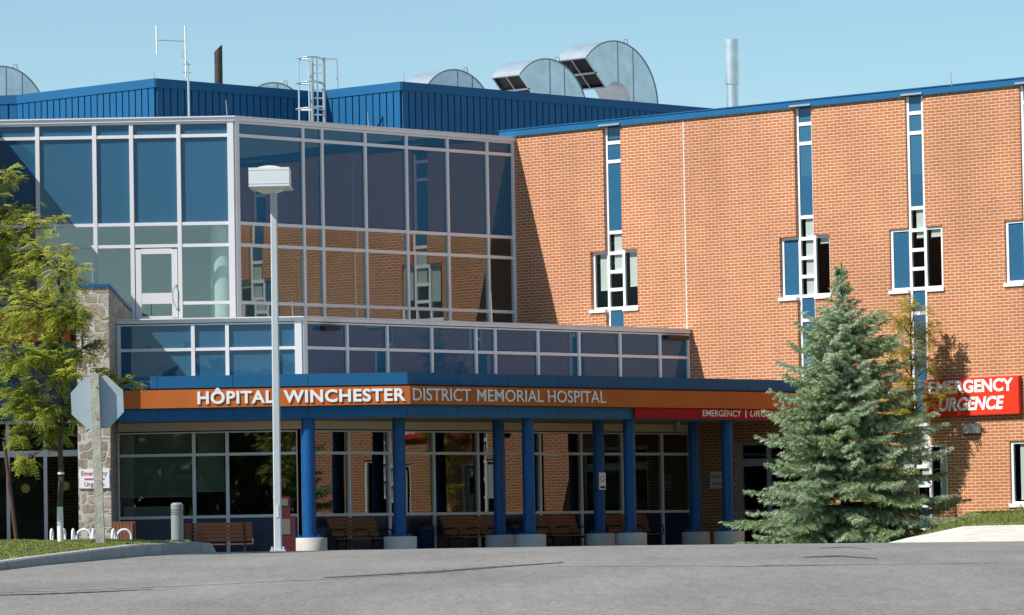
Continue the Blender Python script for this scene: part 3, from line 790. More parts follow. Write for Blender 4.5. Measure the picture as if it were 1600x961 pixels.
# ER doors under the canopy; hidden right bay added to darken reflections
mb = MB(); ew = er1-er0
em = W.s(1197, 760)
for s0, s1 in ((er0, er0+.14), (er1-.14, er1), (em-.05, em+.05)): mb.fbox(W, s0, s1, -.2, -.1, -.27, erz)
for z0, z1 in ((erz-.1, erz), (1.95, 2.15), (-.27, -.1)):
    for s0, s1 in ((er0+.14, em-.05), (em+.05, er1-.14)): mb.fbox(W, s0, s1, -.195, -.105, z0, z1)
er = mb.build('sliding_door', M['lightmetal'], HOS)
for s0, s1 in ((er0+.14, em-.05), (em+.05, er1-.14)):
    MB().face([W.p(s0, -.15, -.1), W.p(s1, -.15, -.1), W.p(s1, -.15, erz-.1), W.p(s0, -.15, erz-.1)]).build('door_pane', M['winglass'], er)
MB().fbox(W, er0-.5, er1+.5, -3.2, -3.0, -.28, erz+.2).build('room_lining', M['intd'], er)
# ---- stone buttress with a sloping blue cap
YF = 109.7
bxl, bxr = at(121, 650, YF).x, at(172, 650, YF).x
bt0 = at(146, 449, YF).z; yb_ = 119.85; bt1 = at(204, 487, yb_).z; bxr2 = at(204.5, 487, yb_).x
mb = MB()
P0 = [(bxl, YF), (bxr, YF), (bxr2, yb_), (bxl, yb_)]
def bz(y): return bt0+(bt1-bt0)*(y-YF)/(yb_-YF)
for i in range(4):
    a, b = P0[i], P0[(i+1) % 4]
    mb.face([(a[0], a[1], -.3), (b[0], b[1], -.3), (b[0], b[1], bz(b[1])), (a[0], a[1], bz(a[1]))])
mb.build('stone_buttress', M['stone'], HOS)
mb = MB(); h = .075; e = .03
C = [(bxl-e, YF-e), (bxr+e, YF-e), (bxr2+e, yb_), (bxl-e, yb_)]
lo = [(x, y, bz(y)+.002) for x, y in C]; hi = [(x, y, bz(y)+h) for x, y in C]
mb.face(hi); mb.face(lo[::-1])
for i in range(4): mb.face([lo[i], lo[(i+1) % 4], hi[(i+1) % 4], hi[i]])
mb.build('buttress_cap', M['blue'], HOS)
# ---- left wing (its roof edge throws the diagonal shade) and closed shell
mb = MB()
LWX = -13.5; zl = ztop1-.1
mb.prism([(-24, 109.3), (LWX, 109.3), (LWX, 120.5), (-24, 120.5)], -.3, zl)
lw = mb.build('side_wing', M['brick'], HOS)
We = W.p(WE, 0, 0); E2 = Vector((We.x, We.y))+G*25
mb = MB()
def wq(a, b, z0, z1): 
    l = math.hypot(b[0]-a[0], b[1]-a[1]); mb.face([(a[0], a[1], z0), (b[0], b[1], z0), (b[0], b[1], z1), (a[0], a[1], z1)], 0, [(0, z0), (l, z0), (l, z1), (0, z1)])
ring = [(We.x, We.y), tuple(E2), (5, 165), (-24, 165), (-24, 120.5)]
for a, b in zip(ring, ring[1:]): wq(a, b, -.3, cap0)
mb.build('rear_wall', M['brick'], HOS)
mb = MB(); zr1 = ztop1-.3
mb.face([(x, y, zr1) for x, y in [(-24, 120.1), (C1.x, C1.y+.12), (J1.x+.05, J1.y+.08), (We.x, We.y+.2), tuple(E2), (5, 165), (-24, 165)]])
zr2 = ztop2-.12
mb.face([(x, y, zr2) for x, y in [(C2.x+ch2L, C2.y+.1), (C2.x, C2.y+.1), tuple(J2), tuple(J1), tuple(C1), (bxr2, 120)]])
mb.build('flat_roof', M['roof'], HOS)
# interiors
fz = zedc[-1]+.0; c1z = zed1[3]+.0
mb = MB()
back = [(-13.3, 128.5), (-6, 128.5), (2, 137), (9, 134)]
for a, b in zip(back, back[1:]): mb.face([(a[0], a[1], fz), (b[0], b[1], fz), (b[0], b[1], c1z), (a[0], a[1], c1z)])
fl = [(-13.3, 120.1), (C1.x, C1.y+.1), (J1.x, J1.y+.1), (9, 134), (2, 137), (-6, 128.5), (-13.3, 128.5)]
mb.face([(x, y, fz-.01) for x, y in fl], 1); mb.face([(x, y, c1z+.01) for x, y in fl], 0)
mb.face([(-13.3, 120.1, fz), (-13.3, 128.5, fz), (-13.3, 128.5, c1z), (-13.3, 120.1, c1z)])
mb.build('interior_lining', [M['intw'], M['intf']], HOS)
cx_ = at(349, 420, 120.62); MB().lathe(cx_.x, 120.62, [(.33, fz), (.33, c1z)], 28).build('interior_column', M['letter'], HOS, smooth=40)
mb = MB(); g0, g1 = -.27, zg[-1]+.05
bk = [(C2.x+ch2L-.2, 118.5), (-6.5, 118.5), (2.2, 127.2)]
for a, b in zip(bk, bk[1:]): mb.face([(a[0], a[1], g0), (b[0], b[1], g0), (b[0], b[1], g1), (a[0], a[1], g1)])
fl = [(C2.x+ch2L-.2, C2.y+.08), (C2.x, C2.y+.08), (J2.x-.06, J2.y+.08), (2.2, 127.2), (-6.5, 118.5), (C2.x+ch2L-.2, 118.5)]
mb.face([(x, y, g0) for x, y in fl], 1); mb.face([(x, y, g1) for x, y in fl], 0)
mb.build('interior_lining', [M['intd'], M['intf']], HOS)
for s0, s1, yb in ((sedg[0]+.06, sedg[1]-.05, 775), (sedg[1]+.06, sedg[2]-.08, 768)):
    zz = CH2.z(250, yb)
    mb = MB().fbox(CH2, s0, s1, -.14, -.13, zz, zg[-1]); mb.fbox(CH2, s0, s1, -.15, -.12, zz-.03, zz, 1); mb.build('roller_blind', [M['blind'], M['letter']], HOS)
mb = MB().fbox(CH2, sedg[0]+.1, sedg[1]-.3, -.9, -.35, -.25, CH2.z(250, 791)); mb.build('window_counter', M['letter'], HOS)
# ---- main entrance at the far left: dark blue wall, orange band, glazed vestibule
YV = 112.4; FV = Frame((0, YV), (1, 0), (0, -1)); xv = bxl-.02
vs = lambda px, y: FV.s(px, y)
def vz(py, px=60): return FV.z(px, py)
xl = -13.4
mb = MB().fbox(FV, xl, xv, -.2, .0, vz(651), vz(560)); mb.build('entrance_wall', M['blank'], HOS)
xo = vs(113, 510)
mb = MB().fbox(FV, xl-3, xo, -.6, .5, vz(536), vz(487)); mb.build('entrance_sign_band', M['orange'], HOS)
mb = MB().fbox(FV, xl-3, xo+.1, -.6, .35, vz(560), vz(537)); mb.fbox(FV, xl-3, xo+.1, -.6, .4, vz(486), vz(470)); mb.build('entrance_fascia', M['blue'], HOS)
mb = MB().fbox(FV, xl-3, vs(30, 630), .1, .4, vz(655), vz(598)); mb.build('entrance_fascia', M['blue'], HOS)
zv = [vz(y) for y in (850, 709, 693.5, 655)]
sv = [xl, vs(13, 760), vs(71.5, 760), xv-.04]
curtain(FV, 'vestibule_glazing', sv, [vz(y) for y in (850, 709, 657)], .085, .15, lambda i, j: 'shopglass', n_out=.06, pname='vestibule_pane', framemat='white')
for px, py in ((40, 763), (102, 760)):
    c = FV.p(vs(px, py), .02, vz(py)); mb = MB()
    mb.face([c+Vector((.11*math.cos(t*.3927), 0, .11*math.sin(t*.3927))) for t in range(16)]); mb.build('door_sticker', M['yellow'], HOS)
mb = MB().box(xl, xv, YV+3.0, YV+3.1, -.3, 3.2); mb.box(xl, xv, YV+.1, YV+3, 3.1, 3.2); mb.build('interior_lining', M['intf'], HOS)
mb = MB().fbox(Frame((0, YV+2.6), (1, 0), (0, -1)), vs(52, 760), vs(110, 760), -.2, 0, .6, 2.4); mb.build('interior_brick', M['brick'], HOS)  # added brick panel standing in for a reflection in the vestibule glass

# ---- blue penthouse on the roof
PA = Vector((-10.14, 132)); PI_ = PA+G*6.86; PB = PI_+B*3.14; PC = PB+G*30
PD = PA-B*6.07; PE = PD+Vector((-8, 0.6))
zpA, zpB = at(247, 122.5, 132).z, at(632, 127.6, PB.y).z
pent = [PE, PD, PA, PI_, PB, PC]
def ribbed(a, b, n, zp):
    F_ = Frame(a, b-a, n); L = (b-a).length; k = max(1, round(L/.275)); st = L/k
    mb = MB()
    mb.fbox(F_, 0, L, -.1, 0, zr1-.1, zp-.26, 1)
    for i in range(k): mb.fbox(F_, i*st+.024, (i+1)*st-.024, -.0, .04, zr1-.1, zp-.265, 0)
    mb.build('ribbed_panel', [M['blue'], M['bluedark']], HOS)
    mb = MB().fbox(F_, -.035, L+.035, -.15, .065, zp-.26, zp); mb.build('roof_edge', M['blue'], HOS)
norms = [Vector((0, -1)), -G, B, -G, B]
for (a, b), n, zz in zip(zip(pent, pent[1:]), norms, (zpA, zpA, zpA, zpB, zpB)): ribbed(a, b, n, zz)
zp = min(zpA, zpB)-.02
MB().face([(p.x, p.y, zp-.1) for p in pent]+[(20, 164, zp-.1), (-23, 164, zp-.1)]).build('penthouse_roof', M['roof'], HOS)
mb = MB(); FE = Frame(PE, (PD-PE), (0, -1))

# ------------------------------------------------------------------ roof equipment
def hood(cpx, cpy, Y, scale, label, proto=None):
    """gooseneck duct: elbow of a rectangular duct turning down and out; side faces lie along the G direction"""
    Ro, Ri, wdt = 1.86*scale, .62*scale, 1.25*scale
    c = at(cpx, cpy, Y)
    root = thing('ventilation_hood', c, label, 'ventilation hood', 'gooseneck ventilation hoods on the roof')
    def P(r, ang, k):   # ang from +G axis, k across (0 front side .. 1)
        h = r*math.cos(ang); q = Vector((c.x, c.y))+G*h-B*(k*wdt); return Vector((q.x, q.y, c.z+r*math.sin(ang)))
    A0, A1, n = 0.0, R(136), 26
    body = MB(); an = [A0+(A1-A0)*i/n for i in range(n+1)]
    for a, b in zip(an, an[1:]):
        body.face([P(Ro, a, 0), P(Ro, a, 1), P(Ro, b, 1), P(Ro, b, 0)]); body.face([P(Ri, a, 1), P(Ri, a, 0), P(Ri, b, 0), P(Ri, b, 1)])
        body.face([P(Ri, a, 0), P(Ro, a, 0), P(Ro, b, 0), P(Ri, b, 0)]); body.face([P(Ri, b, 1), P(Ro, b, 1), P(Ro, a, 1), P(Ri, a, 1)])
    dz = Vector((0, 0, -3.2*scale))
    lo = [P(Ri, 0, 0)+dz, P(Ro, 0, 0)+dz, P(Ro, 0, 1)+dz, P(Ri, 0, 1)+dz]; hi = [P(Ri, 0, 0), P(Ro, 0, 0), P(Ro, 0, 1), P(Ri, 0, 1)]
    for i in range(4): body.face([lo[i], lo[(i+1) % 4], hi[(i+1) % 4], hi[i]])
    body.build('duct', M['galv'], root, smooth=25)
    # seams on the visible side, proud by a few millimetres
    seam = MB()
    for hx in (.05, .62):
        hh = hx*scale*1.2; t0 = math.sqrt(max(Ro**2-hh**2, .01)); t_in = math.sqrt(max(Ri**2-hh**2, 0)) if hh < Ri else -3*scale
        q = Vector((c.x, c.y))+G*hh+B*.006
        for s in (-1,):
            q2 = q+G*.035
            seam.face([(q.x, q.y, c.z+t_in), (q2.x, q2.y, c.z+t_in), (q2.x, q2.y, c.z+t0-.02), (q.x, q.y, c.z+t0-.02)])
    seam.build('seam', M['galvdark'], root)
    ring = MB()
    for r0, r1 in ((Ro-.035, Ro+.01),):
        for a, b in zip(an, an[1:]):
            ring.face([P(r0, a, -.008), P(r1, a, -.008), P(r1, b, -.008), P(r0, b, -.008)])
    ring.build('edge_flange', M['galvdark'], root)
    lv = MB(); fr = MB()
    u = (P(Ri, A1, 0)-P(Ro, A1, 0)); v = P(Ro, A1, 1)-P(Ro, A1, 0); nn = u.cross(v).normalized()
    if nn.z > 0: nn = -nn
    o = P(Ro, A1, 0)
    def Q(a, b, d): return o+u*a+v*b+nn*d
    lv.face([Q(0, 0, -.06), Q(1, 0, -.06), Q(1, 1, -.06), Q(0, 1, -.06)])
    lv.build('grille', M['black'], root)
    def bar(a0, a1, b0, b1):
        p = [Q(a0, b0, .0), Q(a1, b0, .0), Q(a1, b1, .0), Q(a0, b1, .0)]; p2 = [x+nn*.03 for x in p]
        fr.face(p2); 
        for i in range(4): fr.face([p[i], p[(i+1) % 4], p2[(i+1) % 4], p2[i]])
    for a0, a1, b0, b1 in ((0, .04, 0, 1), (.96, 1, 0, 1), (.48, .53, 0.045, .955), (.042, .478, 0, .04), (.042, .478, .96, 1), (.532, .958, 0, .04), (.532, .958, .96, 1), (.042, .478, .485, .51), (.532, .958, .485, .51)): bar(a0, a1, b0, b1)
    fr.build('grille_frame', M['galv'], root)
    for ang, k in ((R(76), .06),):
        p = P(Ro, ang, k); MB().tube([p, p+Vector((0, 0, .13)), p+Vector((.1, .06, .15)), p+Vector((.12, .08, 0))], .014, 6).build('lifting_lug', M['galvdark'], root)
    return root
hood(964, 160, 149, 1.08, 'largest curved metal ventilation hood with its black grille fully visible')
hood(858, 182, 147, 1.0, 'curved metal ventilation hood just left of the largest, half its grille hidden')
hood(714, 197, 150, 1.0, 'curved metal hood whose top shows above the blue corner, between ladder and grilled hoods')
hood(432, 214, 156, 1.0, 'low curved metal hood top just left of the caged roof ladder')
hood(8, 192, 150, 1.0, 'rounded metal hood at the far left end of the roof')
# caged ladder
YL = 134.6
def lp(px, py, dy=0): return at(px, py, YL+dy)
lad = thing('roof_ladder', lp(495, 195), 'galvanised roof ladder with safety cage and hand rail at the penthouse corner', 'ladder')
def seg(p, q, r, m, name, parent, n=8): return MB().tube([p, q], r, n).build(name, m, parent, smooth=40)
for px in (487, 505.5): seg(lp(px+2, 215), lp(px, 90), .05, M['lightmetal'], 'stringer', lad)
mb = MB()
for i in range(9): mb.tube([lp(487.5, 101+i*13), lp(505.5, 101.5+i*13)], .018, 6)
mb.build('rungs', M['galv'], lad)
for py, in ((91,), (129.5,), (170.5,)):
    pts = [lp(505, py+1.5), lp(495, py-2, -.6), lp(480, py-2, -.75), lp(466, py-.5, -.55), lp(463, py+.5, -.2), lp(470, py+1.5, .05), lp(487, py+1.5)]
    MB().tube(pts, .03, 8).build('cage_hoop', M['galv'], lad, smooth=40)
for px, dy in ((466, -.55), (482, -.75), (495, -.6)): seg(lp(px+2, 200, dy), lp(px, 90, dy), .025, M['galv'], 'cage_bar', lad)
MB().tube([lp(508, 91), lp(526, 92.5), lp(527.5, 137)], .03, 8).build('hand_rail', M['galv'], lad, smooth=40)
# antenna mast
YA = 122.5
ap_ = lambda px, py: at(px, py, YA)
ant = thing('roof_antenna', ap_(295, 182), 'white two-element aerial on a thin mast above the glass corner', 'antenna')
seg(ap_(295.2, 184), ap_(293.8, 112), .028, M['chrome'], 'mast', ant); seg(ap_(290.6, 120), ap_(289.2, 40), .022, M['letter'], 'element', ant)
seg(ap_(290, 64.5), ap_(247, 62.5), .016, M['lightmetal'], 'arm', ant); seg(ap_(245.3, 85), ap_(244.3, 39.5), .022, M['letter'], 'element', ant)
mb = MB()
for y in (100, 113): mb.tube([ap_(286, y), ap_(298, y+.4)], .02, 6)
mb.tube([ap_(290, 78), ap_(285.5, 81), ap_(285, 88), ap_(292, 96), ap_(295, 104), ap_(294, 114)], .012, 6)
mb.build('bracket', M['lightmetal'], ant)
# pipes
p0 = at(342, 150, 141)
pipe = thing('exhaust_pipe', p0, 'dark rusty exhaust pipe with a slanted top behind the penthouse', 'exhaust pipe')
mb = MB(); n = 20; rr = .125; tz0, tz1 = at(342, 82, 141).z, at(342, 70, 141).z
lo = [Vector((p0.x+rr*math.cos(2*math.pi*k/n), 141+rr*math.sin(2*math.pi*k/n), 11)) for k in range(n)]
hi = [Vector((v.x, v.y, tz0+(tz1-tz0)*(v.x-p0.x+rr)/(2*rr))) for v in lo]
for k in range(n): mb.face([lo[k], lo[(k+1) % n], hi[(k+1) % n], hi[k]])
mb.build('pipe', mat('rusty_pipe', (.045, .035, .030), .7, var=.4, vscale=5), pipe, smooth=50)
mb = MB(); mb.face([v*1.0 for v in hi]); mb.build('opening', M['black'], pipe)
s0 = at(1145, 170, 136)
stk = thing('flue_stack', s0, 'shiny silver flue with a thicker upper sleeve above the brick parapet', 'flue')
rz = lambda py: at(1145, py, 136).z
MB().lathe(s0.x, 136, [(.175, 9), (.175, rz(131)), (.185, rz(131)+.01)], 28).build('pipe', M['galv'], stk, smooth=40)
MB().lathe(s0.x, 136, [(.20, rz(132)), (.205, rz(130.5)), (.205, rz(62)), (.17, rz(62)), (.17, rz(70))], 28).build('sleeve', M['galv'], stk, smooth=40)
# lightning rods
for px, y0, y1, Y, lb in ((1487, 134, 112, 110.7, 'thin lightning rod on the brick wall parapet'), (769, 505, 455, 118.6, 'thin rod on the clerestory roof near the brick wall'), (458, 500, 470, 113.4, 'thin rod at the corner of the clerestory roof'),
                          (355, 184, 156, 121, 'thin rod at the corner of the upper glass roof'), (145, 440, 408, 111, 'thin rod standing on the stone buttress cap'), (576, 200, 176, 126.3, 'thin rod on the upper glass roof before the blue penthouse'),
                          (242, 126, 110, 132.2, 'thin rod on the left corner of the blue penthouse'), (632, 130, 113, 134.9, 'thin rod on the right corner of the blue penthouse')):
    o = MB().tube([at(px, y0, Y), at(px-2, y1, Y)], [.014, .008], 6).build('lightning_rod', M['lightmetal']); tag(o, lb, 'lightning rod', 'lightning rods on the roof edges')

# ------------------------------------------------------------------ signs, lamps and fittings on the building
# red box sign on the brick wall
a0, a1 = W.s(1446, 620, .14), W.s(1592, 620, .14); z1_, z0_ = W.z(1520, 590.5, .14), W.z(1520, 649.5, .14)
es = thing('emergency_sign', W.p((a0+a1)/2, .07, z0_), 'red box sign reading EMERGENCY URGENCE on the brick wall', 'sign')
mb = MB().fbox(W, a0, a1, .0, .135, z0_, z1_, 1); mb.fbox(W, a0+.015, a1-.015, .135, .142, z0_+.015, z1_-.015, 0)
mb.build('sign_box', [M['red'], M['reddark']], es)
def tw(txt, x0, x1, yb, yt, **kw):
    xm = (x0+x1)/2; text_on(W, txt, W.s(x0, yb, .145), W.s(x1, yb, .145), W.z(xm, yb, .145), W.z(xm, yt, .145), .143, M['letter'], es, depth=.006, **kw)
tw('EMERGENCY', 1451.5, 1583.5, 613.3, 593.2, bold=.035)
tw('URGENCE', 1467, 1569.5, 641.0, 620.0, bold=.035, shear=.22)
# red strip sign under the canopy band
r0, r1 = G3.s(991, 645, .03), G3.s(1242, 645, .03); rz1, rz0 = G3.z(1000, 637.4, .05), G3.z(1000, 653.4, .05)
rs = thing('emergency_strip_sign', G3.p((r0+r1)/2, .0, rz0), 'long dark red strip sign under the orange band above the covered entry', 'sign')
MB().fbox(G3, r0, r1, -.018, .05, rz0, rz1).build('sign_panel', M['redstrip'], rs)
def tg(txt, x0, x1, yb, yt, **kw):
    xm = (x0+x1)/2; text_on(G3, txt, G3.s(x0, yb, .05), G3.s(x1, yb, .05), G3.z(xm, yb, .05), G3.z(xm, yt, .05), .052, M['letter'], rs, depth=.006, **kw)
tg('EMERGENCY', 1098, 1158, 650.8, 641.0, bold=.008); tg('URGENCE', 1172, 1229, 651.4, 641.6, bold=.008, shear=.2)
MB().fbox(G3, G3.s(1164.5, 646, .05), G3.s(1166, 646, .05), .052, .058, G3.z(1165, 653), G3.z(1165, 640.5)).build('divider', M['letter'], rs)
# small white wall signs
FB = Frame((0, YF), (1, 0), (0, -1))
def panel_sign(F, x0, x1, y0, y1, n, label, txts, m='letter', red=None):
    s0, s1 = F.s(x0, (y0+y1)/2, n), F.s(x1, (y0+y1)/2, n); xm = (x0+x1)/2; za, zb = F.z(xm, y1, n), F.z(xm, y0, n)
    t = thing('wall_sign', F.p((s0+s1)/2, n, za), label, 'sign')
    MB().fbox(F, s0, s1, n-.02, n, za, zb).build('panel', M[m], t)
    for txt, tx0, tx1, yb, yt, col in txts:
        text_on(F, txt, F.s(tx0, yb, n), F.s(tx1, yb, n), F.z((tx0+tx1)/2, yb, n), F.z((tx0+tx1)/2, yt, n), n+.001, M[col], t, depth=.004, bold=.01)
    return t
t = panel_sign(FB, 123.5, 171, 732.5, 763, .03, 'white sign with red lettering on the stone buttress behind the stop sign post', [('Emergency', 127, 167.5, 742.5, 736, 'textred'), ('Urgence', 132, 163, 759.5, 753, 'textred')])
MB().fbox(FB, FB.s(132, 748, .03), FB.s(163, 748, .03), .031, .036, FB.z(147, 749.5, .03), FB.z(147, 747.3, .03)).build('red_line', M['textred'], t)
panel_sign(W, 1109.5, 1131, 737, 763, .03, 'grey-white notice with lettering on the shaded brick beside the entry doors', [('Emergency', 1111.5, 1129.5, 746.5, 741.5, 'textred'), ('Urgence', 1113, 1128, 757.5, 752.5, 'textred')])
FN = Frame(G3.p(0, -1.48, 0).xy, G, B)
t = panel_sign(FN, 936.5, 946.5, 738.5, 765, .02, 'small white no smoking notice fixed by a dark blue column', [])
def nz_(py): return FN.z(941, py, .02)
c = FN.p(FN.s(941.5, 748, .02), .022, nz_(748)); mb = MB(); r1_, r2_ = .055, .075; nseg = 20
gx = Vector((G.x, G.y, 0))
for k in range(nseg):
    a, b = 2*math.pi*k/nseg, 2*math.pi*(k+1)/nseg
    mb.face([c+gx*(r*math.cos(th))+Vector((0, 0, r*math.sin(th))) for r, th in ((r1_, a), (r2_, a), (r2_, b), (r1_, b))])
mb.build('red_ring', M['textred'], t); MB().fbox(FN, FN.s(938, 761, .02), FN.s(945.5, 761, .02), .021, .024, nz_(763), nz_(759.5)).build('print', M['textblk'], t)
# wall lights
def wedge_light(F, x0, x1, y0, y1, dep, label, m):
    s0, s1 = F.s(x0, (y0+y1)/2), F.s(x1, (y0+y1)/2); xm = (x0+x1)/2; za, zb = F.z(xm, y1), F.z(xm, y0)
    t = thing('wall_light', F.p((s0+s1)/2, 0, za), label, 'wall light'); mb = MB(); n = 10; top = []; bot = []
    for k in range(n+1):
        th = math.pi*k/n; s = (s0+s1)/2-(s1-s0)/2*math.cos(th); d = dep*math.sin(th)
        top.append(F.p(s, d+.01, zb)); bot.append(F.p(s, d*.8+.01, za))
    for k in range(n): mb.face([bot[k], bot[k+1], top[k+1], top[k]])
    mb.face(top); mb.face(bot[::-1])
    mb.build('housing', M[m], t, smooth=30)
    MB().fbox(F, s0+.02, s1-.02, .0, .012, za-.03, zb).build('back_plate', M['black'], t)
    return t
wedge_light(W, 1504, 1533.5, 662.5, 677, .2, 'grey half-round wall light below the red sign on the brick wall', 'lightmetal')
for x0, x1, y0, y1, lb in ((499, 523, 510, 516.5, 'small black fixture at the left end of the shaded clerestory'), (1035, 1067, 525, 531, 'small black fixture at the right end of the shaded clerestory')):
    s0, s1 = G2.s(x0, 513), G2.s(x1, 513); t = thing('wall_light', G2.p((s0+s1)/2, .1, G2.z((x0+x1)/2, y1)), lb, 'wall light')
    MB().fbox(G2, s0, s1, .07, .22, G2.z((x0+x1)/2, y1), G2.z((x0+x1)/2, y0)).build('housing', M['black'], t); MB().fbox(G2, s0+.04, s0+.12, .0, .07, G2.z((x0+x1)/2, y1)+.01, G2.z((x0+x1)/2, y0)-.01).build('arm', M['black'], t)
q = at(1057.5, 656, 118.4); t = thing('ceiling_light', (q.x, 118.4, l0-.25), 'small cylindrical light hanging under the canopy soffit', 'ceiling light')
MB().lathe(q.x, 118.4, [(.05, l0-.26), (.09, l0-.22), (.09, l0-.02), (.05, l0+.02)], 16).build('housing', M['poleDark'], t, smooth=40)

# ------------------------------------------------------------------ street furniture
YP = 74.0
lb_ = at(434.5, 862, YP); lt = at(427.5, 303, YP)
lamp = thing('street_lamp', (lb_.x, YP, lb_.z), 'tall grey lamp post with a white box-shaped head in front of the entrance', 'street lamp')
h = lt.z-lb_.z; x0 = lb_.x; dxl = lt.x-lb_.x
def sq_post(x0, y0, z0, x1, z1, w0, w1, mb, m=0, c=.25):
    lo, hi = [], []
    for k in range(8):
        a = [( 1-c, -1), (1, -1+c), (1, 1-c), (1-c, 1), (-1+c, 1), (-1, 1-c), (-1, -1+c), (-1+c, -1)][k]
        lo.append((x0+a[0]*w0/2, y0+a[1]*w0/2, z0)); hi.append((x1+a[0]*w1/2, y0+a[1]*w1/2, z1))
    for k in range(8): mb.face([lo[k], lo[(k+1) % 8], hi[(k+1) % 8], hi[k]], m)
    mb.face(hi, m); mb.face(lo[::-1], m)
mb = MB(); sq_post(x0, YP, lb_.z, x0+dxl, lt.z+.03, .125, .105, mb); mb.build('pole', M['pole'], lamp)
mb = MB(); mb.box(x0-.125, x0+.125, YP-.125, YP+.125, lb_.z-.06, lb_.z+.03)
for a in (-.09, .09):
    for b in (-.09, .09): mb.lathe(x0+a, YP+b, [(.014, lb_.z), (.014, lb_.z+.08)], 6)
mb.build('base_plate', M['pole'], lamp)
MB().fbox(WORLD, x0-.02, x0+.02, -(YP-.063), -(YP-.07), lb_.z+.55, lb_.z+.75).build('hand_hole_cover', M['lampw'], lamp)
hx = at(421.8, 285, YP).x; hz1, hz0 = at(422, 264, YP).z, at(422, 293.5, YP).z; hw = .325
mb = MB(); mb.box(hx-hw, hx+hw, YP-.32, YP+.32, hz0, hz1)
# barrel-vaulted lid
n = 12; prev = None
for k in range(n+1):
    f = -1+2*k/n; p = (hx+f*.20, hz1+.035*math.cos(f*math.pi/2)-.001)
    if prev: mb.face([(prev[0], YP-.3, prev[1]), (p[0], YP-.3, p[1]), (p[0], YP+.3, p[1]), (prev[0], YP+.3, prev[1])])
    prev = p
mb.face([(hx-.2+.4*k/n, YP-.3, hz1+.035*math.cos((-1+2*k/n)*math.pi/2)-.001) for k in range(n+1)])
for zz in (hz0+.045, hz1-.04): mb.box(hx-hw-.004, hx+hw+.004, YP-.324, YP+.324, zz, zz+.008)
mb.build('lamp_head', M['lampw'], lamp)
mb = MB(); mb.lathe(hx, YP, [(.03, hz0-.10), (.12, hz0-.09), (.21, hz0-.055), (.25, hz0-.015), (.26, hz0)], 24); mb.build('lens', M['lens'], lamp, smooth=60)
mb = MB(); mb.box(hx-hw+.03, hx+hw+.03, YP-.31, YP+.31, hz0-.03, hz0-.001); mb.build('lens_door', M['lightmetal'], lamp)

# stop sign seen from behind
YS = 68.0; pb, pt = at(157.5, 846, YS), at(147.8, 583.5, YS)
stp = thing('stop_sign', (pb.x, YS, pb.z), 'grey back of an octagonal stop sign on a weathered wooden post', 'stop sign')
mb = MB(); wv = .062
lo = [Vector((pb.x+a*wv-.0, YS+b*wv, pb.z-.25)) for a, b in ((-1, -1), (1, -1), (1, 1), (-1, 1))]; hi = [Vector((pt.x+a*wv, YS+b*wv, pt.z)) for a, b in ((-1, -1), (1, -1), (1, 1), (-1, 1))]
for k in range(4): mb.face([lo[k], lo[(k+1) % 4], hi[(k+1) % 4], hi[k]])
mb.face(hi); mb.build('post', M['postwood'], stp)
cs = at(151.3, 628.5, YS); ro = .386/math.cos(math.pi/8); yy = YS+wv+.012
pts = [(cs.x+ro*math.cos(math.pi/8+k*math.pi/4+R(2)), cs.z+ro*math.sin(math.pi/8+k*math.pi/4+R(2))) for k in range(8)]
mb = MB(); mb.face([(x, yy, z) for x, z in pts]); 
for k in range(8):
    a, b = pts[k], pts[(k+1) % 8]; mb.face([(a[0], yy, a[1]), (a[0], yy+.004, a[1]), (b[0], yy+.004, b[1]), (b[0], yy, b[1])])
mb.build('sign_plate', M['alu'], stp)
mb = MB(); mb.face([(x, yy+.005, z) for x, z in reversed(pts)]); mb.build('sign_face', M['red'], stp)
mb = MB()
for dz in (.22, -.24): mb.tube([(cs.x-.0+ (.004 if dz > 0 else .01), YS-wv-.012, cs.z+dz), (cs.x, yy, cs.z+dz)], .012, 8)
mb.build('bolt', M['galvdark'], stp)

# bollard
YBo = 74.8; q = at(277.3, 845, YBo); zb = at(277, 785.5, YBo).z
bo = thing('bollard', (q.x, YBo, -.05), 'round grey bollard with ring grooves at the end of the kerb', 'bollard')
rb = .1
MB().lathe(q.x, YBo, [(rb, -.1), (rb, zb-.20), (rb-.012, zb-.197), (rb-.012, zb-.185), (rb, zb-.182), (rb, zb-.165), (rb-.012, zb-.162), (rb-.012, zb-.15), (rb, zb-.147), (rb, zb-.13), (rb-.012, zb-.127), (rb-.012, zb-.115), (rb, zb-.112), (rb, zb-.03), (rb-.015, zb-.008), (rb-.045, zb)], 28).build('body', M['boll'], bo, smooth=30)

# brown leaning pole
q0, q1 = at(26.5, 852, 71.5), at(6.5, 690, 71.5)
o = MB().tube([q0-(q1-q0)*.08, q1], .028, 12).build('leaning_pole', M['brownpole'], smooth=40); tag(o, 'thin dark brown pole leaning to the left on the island edge', 'pole')

